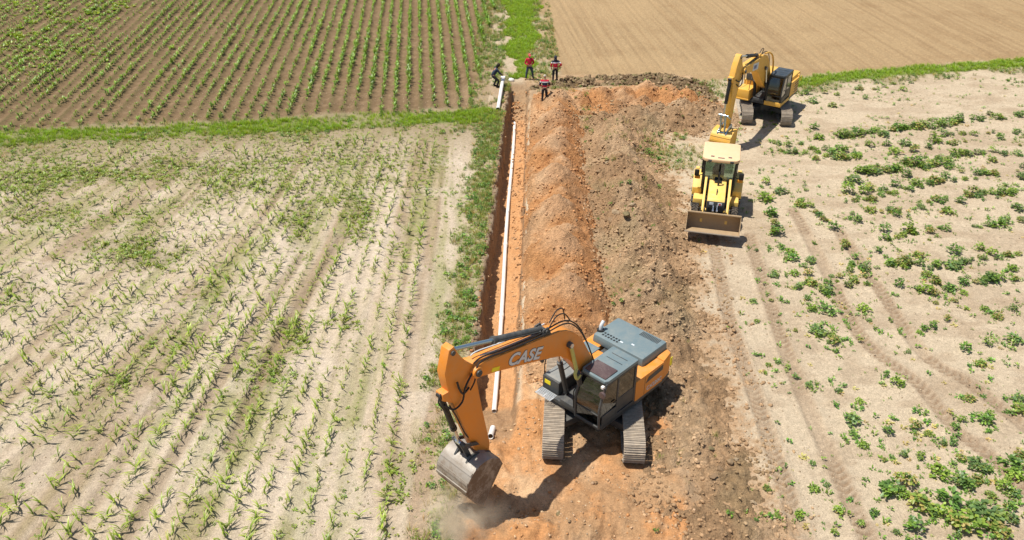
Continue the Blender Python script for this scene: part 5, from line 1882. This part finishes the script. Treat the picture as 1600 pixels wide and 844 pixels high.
        # loader arm
        b = MB(M).prism([(.95, 1.92), (1.15, 1.98), (2.35, 1.42), (2.95, .92), (3.10, .62), (2.98, .55), (2.72, .80), (2.2, 1.22), (1.0, 1.74)], s * .56 - .055, s * .56 + .055, .02)
        b.build('loader_arm', Y, root)
        ram(root, 'lift_cylinder', (1.35, s * .56, .95), (2.35, s * .56, 1.18), .6, .06, .035, 'dgrey', 'chrome', M, .06, .06)
    b = MB(M).cyl((2.62, -.56, 1.02), (2.62, .56, 1.02), .07, n=14)
    b.build('cross_tube', Y, root)
    for y in (-.07, .07):
        ram(root, 'tilt_cylinder', (1.95, y * 1.0, 1.62), (2.98, y * 1.3, 1.18), .55, .05, .03, 'pale_yellow' if y > 0 else 'dgrey', 'chrome', M, .05, .04)
    MB(M).box((2.25, .0, 1.62), (.75, .05, .06), Matrix.Rotation(.42, 3, 'Y'), .01).build('level_link', 'black', root)
    # loader bucket, rolled back
    prof = [(3.40, 1.22), (3.18, 1.18), (3.04, 1.0), (3.0, .74), (3.07, .50), (3.25, .36), (3.98, .54), (4.09, .58)]
    b = MB(M)
    h = 1.20
    b.shell(prof, -h, h, .03)
    sd = [(3.40, 1.22), (3.18, 1.18), (3.04, 1.0), (3.0, .74), (3.07, .50), (3.25, .36), (3.98, .54)]
    b.prism(sd, -h, -h + .025)
    b.prism(sd, h - .025, h)
    b.box((3.38, 0, 1.235), (.10, 2 * h, .04), Matrix.Rotation(-.2, 3, 'Y'))
    bk = b.build('loader_bucket', 'bucketdirt', root)
    MB(M).box((4.06, 0, .572), (.16, 2 * h + .04, .04), Matrix.Rotation(-.27, 3, 'Y'), .006).build('cutting_edge', 'steel', bk)
    for s in (1, -1):
        MB(M).prism([(2.80, 1.25), (3.0, 1.28), (3.02, .55), (2.92, .5), (2.78, .75)], s * .56 - .12, s * .56 - .07, .008).build('bracket', 'dgrey', bk)
        MB(M).prism([(2.80, 1.25), (3.0, 1.28), (3.02, .55), (2.92, .5), (2.78, .75)], s * .56 + .07, s * .56 + .12, .008).build('bracket', 'dgrey', bk)
    # rear digger, folded
    b = MB(M).box((-1.15, 0, .78), (.35, 1.9, .40), bev=.03)
    b.build('rear_frame', 'dgrey', root)
    for s in (1, -1):
        b = MB(M).box((-1.15, s * 1.02, .85), (.22, .18, 1.2), bev=.02)
        st = b.build('stabiliser', Y, root)
        MB(M).box((-1.15, s * 1.02, .20), (.42, .40, .06), bev=.02).build('foot_plate', 'dgrey', st)
    b = MB(M).prism([(-1.25, .75), (-1.45, .75), (-2.0, 1.6), (-1.75, 2.3), (-1.5, 2.4), (-1.52, 2.2), (-1.7, 1.65)], -.12, .12, .02)
    b.build('digger_boom', Y, root)
    b = MB(M).prism([(-1.5, 2.45), (-1.75, 2.4), (-2.35, 1.5), (-2.42, 1.0), (-2.25, 1.0), (-2.12, 1.5)], -.10, .10, .02)
    b.build('digger_arm', Y, root)
    prof = [(-2.30, 1.05)] + [(-2.28 + .34 * math.cos(a), .72 + .34 * math.sin(a)) for a in np.linspace(1.8, 4.6, 9)] + [(-1.95, .45)]
    b = MB(M)
    b.shell(prof, -.30, .30, .03)
    b.prism(prof, -.30, -.27)
    b.prism(prof, .27, .30)
    b.build('digger_bucket', 'steel', root)
    return root


backhoe((10.0, 36.74, 0), math.radians(-104.2))


# ------------------------------------------------------------------ pipes
def pipe(name, a, c, r, label, collar=None, group=None):
    a, c = Vector(a), Vector(c)
    d = (c - a).normalized()
    bm = bmesh.new()
    n = 20
    sd = d.cross(Vector((0, 0, 1))).normalized()
    up = sd.cross(d)
    L = (c - a).length
    segs = max(2, int(L / .8))
    def ring(p, q):
        return [bm.verts.new(p + (sd * math.cos(k * 2 * math.pi / n) + up * math.sin(k * 2 * math.pi / n)) * q) for k in range(n)]
    outer = []
    for i in range(segs + 1):
        t = i / segs
        p = a.lerp(c, t) + sd * .03 * math.sin(t * 9) * (L > 10)
        outer.append(ring(p, r))
    i0 = ring(a + d * .0, r * .9)
    i1 = ring(a + d * .5, r * .9)
    j0 = ring(c, r * .9)
    j1 = ring(c - d * .5, r * .9)
    def bridge(A, B):
        for k in range(n):
            bm.faces.new((A[k], A[(k + 1) % n], B[(k + 1) % n], B[k]))
    for A, B in zip(outer[:-1], outer[1:]):
        bridge(A, B)
    bridge(i0, outer[0]); bridge(i1, i0); bridge(outer[-1], j0); bridge(j0, j1)
    bmesh.ops.recalc_face_normals(bm, faces=bm.faces)
    b = MB()
    b._merge(bm)
    if L > 10:
        for t in np.arange(6, L - 1, 6):
            p = a + d * t + sd * .03 * math.sin(t / L * 9)
            b.cyl(p - d * .14, p + d * .14, r * 1.22, n=20)
    o = b.build(name, 'white', None)
    tag(o, label, 'pipe', group)
    if collar:
        MB().box(c - d * .05, (.30, .28, .30), d.to_track_quat('Y', 'Z').to_matrix(), .03).build('socket', 'white', o)
    return o


p1 = P(772, 643, -1.1)
p2 = P(804, 192, -1.1)
pipe('drain_pipe', (p1.x, p1.y, -1.09), (p2.x, p2.y, -1.10), .088, 'very long white plastic pipe lying on the floor of the open trench')
za, zb = float(surf_z(-.70, 20.25)) + .10, float(surf_z(-.64, 21.05)) + .07
pipe('drain_pipe', (-.70, 20.25, za), (-.64, 21.05, zb), .095, 'short stub of white pipe sticking out of the clay below the excavator arm')
q1 = P(778, 170, .15)
q2 = P(786, 122, .45)
pipe('drain_pipe', (q1.x, q1.y, .13), (q2.x, q2.y, .42), .115, 'white pipe lying on the trench edge beside the crouching worker', collar=True)


# ------------------------------------------------------------------ people
def banded(name, bands):
    """cloth whose colour changes with height: [(z, colour), ...] from low to high"""
    m, n, b = new_mat(name)
    tc = N(n, 'ShaderNodeTexCoord')
    sp = N(n, 'ShaderNodeSeparateXYZ')
    n.links.new(tc.outputs['Object'], sp.inputs[0])
    mr = N(n, 'ShaderNodeMapRange')
    mr.inputs['From Max'].default_value = 2.0
    n.links.new(sp.outputs['Z'], mr.inputs['Value'])
    cr = N(n, 'ShaderNodeValToRGB')
    cr.color_ramp.interpolation = 'CONSTANT'
    el = cr.color_ramp.elements
    while len(el) < len(bands):
        el.new(.5)
    for e, (z, c) in zip(el, bands):
        e.position = z / 2.0
        e.color = (*c, 1)
    n.links.new(mr.outputs[0], cr.inputs[0])
    n.links.new(cr.outputs[0], b.inputs['Base Color'])
    b.inputs['Roughness'].default_value = .85
    return m


def skin_mesh(name, verts, edges, radii, root=0):
    me = bpy.data.meshes.new(name)
    me.from_pydata(verts, edges, [])
    o = bpy.data.objects.new(name, me)
    C.objects.link(o)
    sk = o.modifiers.new('skin', 'SKIN')
    sk.use_smooth_shade = True
    o.modifiers.new('sub', 'SUBSURF').levels = 2
    for i, r in enumerate(radii):
        v = me.skin_vertices[0].data[i]
        v.radius = (r, r) if not isinstance(r, tuple) else r
        v.use_root = (i == root)
    bpy.context.view_layer.update()
    dg = bpy.context.evaluated_depsgraph_get()
    m2 = bpy.data.meshes.new_from_object(o.evaluated_get(dg))
    bpy.data.objects.remove(o)
    bpy.data.meshes.remove(me)
    return m2


def hand(b, wrist, d, palm_n):
    """palm with four fingers and a thumb, slightly curled"""
    wrist, d, nn = Vector(wrist), Vector(d).normalized(), Vector(palm_n).normalized()
    s = d.cross(nn).normalized()
    R = Matrix((s, d, nn)).transposed()
    c = wrist + d * .05
    b.box(c, (.085, .10, .03), R, .012)
    for k, L in enumerate((.065, .078, .074, .058)):
        p = wrist + d * .095 + s * (-.030 + .020 * k)
        p1_ = p + d * L * .55 + nn * .006
        p2_ = p1_ + d * L * .38 + nn * .022
        b.tube([p, p1_, p2_], .009, 6, [.010, .009, .007])
    p = wrist + d * .03 - s * .04
    b.tube([p, p - s * .03 + d * .03 + nn * .01, p - s * .03 + d * .065 + nn * .022], .010, 6, [.012, .010, .008])


def person(name, label, loc, yaw, J, jacket, trousers, boots, hat, hatcol, tilt=0.0, look=0.0):
    """J: joint positions in the person's own space (x right, y forward, z up)"""
    root = empty(name, loc, yaw)
    tag(root, label, 'person')
    ks = ['pelvis', 'waist', 'chest', 'neck', 'skull', 'hipL', 'kneeL', 'ankL', 'toeL', 'hipR', 'kneeR', 'ankR', 'toeR', 'shL', 'elL', 'wrL', 'shR', 'elR', 'wrR']
    V = [J[k] for k in ks]
    ix = {k: i for i, k in enumerate(ks)}
    E = [('pelvis', 'waist'), ('waist', 'chest'), ('chest', 'neck'), ('neck', 'skull'), ('pelvis', 'hipL'), ('hipL', 'kneeL'), ('kneeL', 'ankL'), ('ankL', 'toeL'), ('pelvis', 'hipR'), ('hipR', 'kneeR'), ('kneeR', 'ankR'), ('ankR', 'toeR'),
         ('chest', 'shL'), ('shL', 'elL'), ('elL', 'wrL'), ('chest', 'shR'), ('shR', 'elR'), ('elR', 'wrR')]
    rad = dict(pelvis=.135, waist=.115, chest=.14, neck=.055, skull=.085, hipL=.088, hipR=.088, kneeL=.058, kneeR=.058, ankL=.042, ankR=.042, toeL=.036, toeR=.036, shL=.06, shR=.06, elL=.043, elR=.043, wrL=.03, wrR=.03)
    me = skin_mesh('body', V, [(ix[a], ix[c]) for a, c in E], [rad[k] for k in ks])
    b = MB()
    b.bm.from_mesh(me)
    sk = Vector(J['skull'])
    up = (sk - Vector(J['neck'])).normalized()
    fw = Vector((math.sin(look), math.cos(look), 0))
    fw = (fw - up * fw.dot(up)).normalized()
    rt = fw.cross(up)
    hc = sk + up * .03
    Rm = Matrix((rt, fw, up)).transposed()
    b.ellip(hc, (.078, .098, .118), 16, Rm)
    b.ellip(hc + fw * .098 - up * .012, (.014, .022, .024), 8, Rm)
    b.ellip(hc + fw * .085 - up * .058, (.026, .012, .010), 8, Rm)
    for s in (1, -1):
        b.ellip(hc + rt * s * .079 - up * .008, (.012, .022, .032), 8, Rm)
        b.ellip(hc + fw * .088 + rt * s * .032 + up * .012, (.013, .010, .008), 8, Rm)
    for sd in ('L', 'R'):
        w = Vector(J['wr' + sd])
        d = (w - Vector(J['el' + sd])).normalized()
        hand(b, w, d, Vector((-d.y, d.x, .4)) if abs(d.z) < .9 else Vector((0, 1, .1)))
    body = b.build('body', 'skin', root)
    body.data.materials.clear()
    body.data.materials.append(MAT['skin'])
    # jacket
    jk = ['pelvis', 'waist', 'chest', 'neck', 'shL', 'elL', 'wrL', 'shR', 'elR', 'wrR']
    jv = [Vector(J[k]) for k in jk]
    jv[3] = jv[2].lerp(jv[3], .75)
    jv[6] = jv[5].lerp(jv[6], .95)
    jv[9] = jv[8].lerp(jv[9], .95)
    jr = [.165, .155, .175, .085, .088, .066, .048, .088, .066, .048]
    m2 = skin_mesh('jacket', [tuple(v) for v in jv], [(0, 1), (1, 2), (2, 3), (2, 4), (4, 5), (5, 6), (2, 7), (7, 8), (8, 9)], jr)
    link('jacket', m2, jacket, root)
    tk = ['waist', 'pelvis', 'hipL', 'kneeL', 'ankL', 'hipR', 'kneeR', 'ankR']
    tv = [Vector(J[k]) for k in tk]
    tv[0] = tv[1].lerp(tv[0], .5)
    m3 = skin_mesh('trousers', [tuple(v) for v in tv], [(0, 1), (1, 2), (2, 3), (3, 4), (1, 5), (5, 6), (6, 7)], [.14, .15, .108, .078, .064, .108, .078, .064], 1)
    link('trousers', m3, trousers, root)
    for sd in ('L', 'R'):
        a, t = Vector(J['ank' + sd]), Vector(J['toe' + sd])
        bb = MB().tube([a + Vector((0, 0, .08)), a + Vector((0, 0, .0)), a.lerp(t, .4) - Vector((0, 0, .012)), t], .05, 10, [.06, .058, .052, .042])
        bb.build('boot', boots, root)
    if hat == 'hood':
        h_ = MB().ellip(hc - fw * .02 + up * .02, (.105, .118, .135), 16, Rm)
        h_.tube([hc - up * .06 - fw * .06, Vector(J['neck']) - fw * .02], .1, 12, [.1, .11])
        h_.build('hood', hatcol, root)
    else:
        h_ = MB()
        h_.ellip(hc + up * .035 - fw * .004, (.092, .112, .098), 16, Rm)
        h_.box(hc + fw * .13 + up * .035, (.13, .12, .016), Rm @ Matrix.Rotation(-.2, 3, 'X'), .006)
        h_.build('cap', hatcol, root)
    return root


STAND = dict(pelvis=(0, 0, .97), waist=(0, .0, 1.12), chest=(0, .01, 1.36), neck=(0, .0, 1.53), skull=(0, .02, 1.66), hipL=(-.1, 0, .90), kneeL=(-.12, .03, .50), ankL=(-.14, -.01, .09), toeL=(-.17, .16, .045),
             hipR=(.1, 0, .90), kneeR=(.12, .03, .50), ankR=(.14, -.01, .09), toeR=(.17, .16, .045), shL=(-.20, 0, 1.44), elL=(-.27, -.04, 1.17), wrL=(-.25, .08, .95), shR=(.20, 0, 1.44), elR=(.27, -.04, 1.17), wrR=(.25, .08, .95))


def pose(**k):
    d = dict(STAND)
    d.update(k)
    return d


def cloth(n, c, r=.85):
    return paint(n, c, r, .15, (.4, .3, .2), 0, .15)


RED = (.55, .015, .045)
NAVY = (.018, .026, .055)
WHT = (.82, .84, .85)
j_red = cloth('red_jacket', (.50, .02, .05))
jeans = cloth('jeans', (.05, .075, .11))
dark = cloth('dark_trousers', (.018, .022, .032))
bootm = cloth('tan_boots', (.33, .19, .10))
bootd = cloth('black_boots', (.03, .028, .026))
j_front = banded('red_navy_jacket', [(0, RED), (1.00, WHT), (1.05, RED), (1.17, NAVY), (1.35, WHT), (1.405, RED)])
j_back = banded('navy_red_jacket', [(0, RED), (1.01, WHT), (1.06, RED), (1.33, WHT), (1.40, NAVY)])
j_dark = cloth('navy_jacket', (.022, .04, .075))


def ground_at(px, py, dz=0):
    w = P(px, py)
    for _ in range(4):
        z = float(surf_z(w.x, w.y))
        w = P(px, py, z)
    w.z = z + dz
    return w


person('person', 'person in a red jacket and red cap standing with legs apart at the trench end', ground_at(827, 124.5), math.pi + .1,
       pose(kneeL=(-.21, .03, .49), ankL=(-.27, -.01, .09), toeL=(-.33, .14, .045), kneeR=(.19, .03, .49), ankR=(.24, -.01, .09), toeR=(.3, .14, .045), pelvis=(0, 0, .93), hipL=(-.11, 0, .87), hipR=(.11, 0, .87),
            elL=(-.30, .0, 1.16), wrL=(-.10, .19, 1.10), elR=(.30, .0, 1.16), wrR=(.10, .19, 1.08)), j_red, jeans, bootm, 'cap', cloth('red_cap', (.62, .09, .10)))
person('person', 'person with a dark hood and hand on hip beside the tan field', ground_at(867, 128.5), .1,
       pose(elR=(.42, -.08, 1.20), wrR=(.22, .04, 1.06), elL=(-.29, .02, 1.16), wrL=(-.24, .12, .96)), j_back, dark, bootd, 'hood', cloth('dark_hood', (.02, .028, .05)))
person('person', 'person with a pale cap in a red and navy striped jacket nearest the orange heap', ground_at(850.5, 161), .0,
       pose(elL=(-.31, .03, 1.17), wrL=(-.18, .2, 1.02), elR=(.31, .03, 1.17), wrR=(.18, .2, 1.02), skull=(0, .05, 1.65)), j_front, dark, bootd, 'cap', cloth('pale_cap', (.5, .45, .36)))
CR_ = pose(pelvis=(0, -.16, .80), waist=(0, -.10, .95), chest=(0, .04, 1.17), neck=(0, .14, 1.32), skull=(0, .22, 1.43), hipL=(-.1, -.14, .75), kneeL=(-.17, .14, .48), ankL=(-.15, -.06, .09), toeL=(-.17, .11, .045),
           hipR=(.1, -.14, .75), kneeR=(.17, .20, .44), ankR=(.15, .06, .09), toeR=(.17, .23, .045), shL=(-.19, .08, 1.24), elL=(-.24, .24, 1.0), wrL=(-.12, .44, .84), shR=(.19, .08, 1.24), elR=(.24, .24, 1.0), wrR=(.12, .44, .82))
person('person', 'person in dark blue clothes bending over the end of the white pipe', ground_at(774, 136), -1.25, CR_, j_dark, dark, bootd, 'hood', cloth('black_hair', (.02, .018, .016)))


# ------------------------------------------------------------------ big clods lying on the heaps
CM = []
for k in range(6):
    V_, T_, c_ = lump(900 + k)
    bm_ = bmesh.new()
    vs_ = [bm_.verts.new(v) for v in V_]
    for t_ in T_:
        bm_.faces.new([vs_[i] for i in t_])
    bmesh.ops.subdivide_edges(bm_, edges=bm_.edges[:], cuts=1, use_grid_fill=True)
    r_ = random.Random(k)
    for v in bm_.verts:
        v.co *= 1 + r_.uniform(-.16, .16)
    me_ = bpy.data.meshes.new('soil_clod')
    bm_.to_mesh(me_)
    bm_.free()
    a_ = me_.color_attributes.new('Col', 'FLOAT_COLOR', 'POINT')
    cc = random.choice([(.27, .18, .105), (.33, .23, .135), (.40, .30, .19), (.24, .19, .10)])
    for q in a_.data:
        q.color = (*cc, 1)
    me_.materials.append(MAT['clod'])
    CM.append(me_)
for i, (px, py, s) in enumerate([(962, 333, .34), (990, 322, .30), (955, 345, .24), (980, 335, .26), (935, 270, .26), (925, 300, .2), (948, 255, .2), (1000, 240, .22), (1078, 180, .26), (1045, 170, .24), (1100, 172, .28), (1120, 185, .2), (1010, 300, .16), (970, 400, .2),
                               (1020, 420, .16), (990, 460, .2), (1040, 480, .14), (1000, 500, .16), (945, 430, .18), (1085, 612, .15), (1045, 640, .14), (1110, 700, .14), (1140, 722, .2), (1125, 735, .16), (1150, 718, .15), (1176, 785, .14), (1115, 745, .18), (873, 803, .11), (890, 815, .1),
                               (1060, 520, .14), (1030, 440, .15), (960, 225, .16), (1135, 160, .2), (1088, 135, .26), (1060, 130, .22), (900, 345, .12), (930, 370, .12), (905, 420, .1)]):
    w = ground_at(px, py)
    o = bpy.data.objects.new('soil_clod', CM[i % 6])
    C.objects.link(o)
    o.location = (w.x, w.y, w.z + s * .15)
    o.scale = (s * .75, s * .75, s * .62)
    o.rotation_euler = (random.uniform(-.3, .3), random.uniform(-.3, .3), random.uniform(0, 6.28))
    tag(o, 'large rough clod of earth lying on the dug soil heaps', 'clod', 'large clods on the dug earth')


# ------------------------------------------------------------------ white scraps at the far end
w = ground_at(799, 127)
sb = MB().ellip((0, 0, .08), (.2, .16, .12), 12)
for v in sb.bm.verts:
    v.co += Vector((random.uniform(-.03, .03), random.uniform(-.03, .03), random.uniform(-.03, .03)))
o = sb.build('plastic_bag', 'white', None)
o.location = w
tag(o, 'small crumpled white bag on the edge of the far trench end', 'bag')

# ------------------------------------------------------------------ dust thrown up by the bucket
DC, DR = Vector((-1.45, 16.5, .45)), Vector((1.7, 1.1, 1.0))
me_o = MB().ellip(DC, DR, 24).build('dust_cloud', None, None)
dm = bpy.data.materials.new('dust')
dm.use_nodes = True
n = dm.node_tree
n.nodes.remove(n.nodes['Principled BSDF'])
pv = N(n, 'ShaderNodeVolumePrincipled')
pv.inputs['Color'].default_value = (.95, .84, .66, 1)
tc = N(n, 'ShaderNodeTexCoord')
nz = N(n, 'ShaderNodeTexNoise', Scale=1.7, Detail=4.0, Roughness=.6)
n.links.new(tc.outputs['Object'], nz.inputs['Vector'])
mp = N(n, 'ShaderNodeVectorMath', operation='SUBTRACT')
n.links.new(tc.outputs['Object'], mp.inputs[0])
mp.inputs[1].default_value = DC
dv = N(n, 'ShaderNodeVectorMath', operation='DIVIDE')
n.links.new(mp.outputs[0], dv.inputs[0])
dv.inputs[1].default_value = DR
ln = N(n, 'ShaderNodeVectorMath', operation='LENGTH')
n.links.new(dv.outputs[0], ln.inputs[0])
fo = N(n, 'ShaderNodeMapRange', interpolation_type='SMOOTHSTEP')
fo.inputs['From Min'].default_value = .98
fo.inputs['From Max'].default_value = .1
n.links.new(ln.outputs['Value'], fo.inputs['Value'])
nm = N(n, 'ShaderNodeMapRange')
nm.inputs['From Min'].default_value = .40
nm.inputs['From Max'].default_value = .66
nm.inputs['To Max'].default_value = 2.6
n.links.new(nz.outputs['Fac'], nm.inputs['Value'])
ml = N(n, 'ShaderNodeMath', operation='MULTIPLY')
n.links.new(fo.outputs[0], ml.inputs[0])
n.links.new(nm.outputs[0], ml.inputs[1])
n.links.new(ml.outputs[0], pv.inputs['Density'])
n.links.new(pv.outputs[0], n.nodes['Material Output'].inputs['Volume'])
me_o.data.materials.append(dm)
tag(me_o, 'thin cloud of tan dust drifting below the excavator bucket', 'dust', kind='stuff')
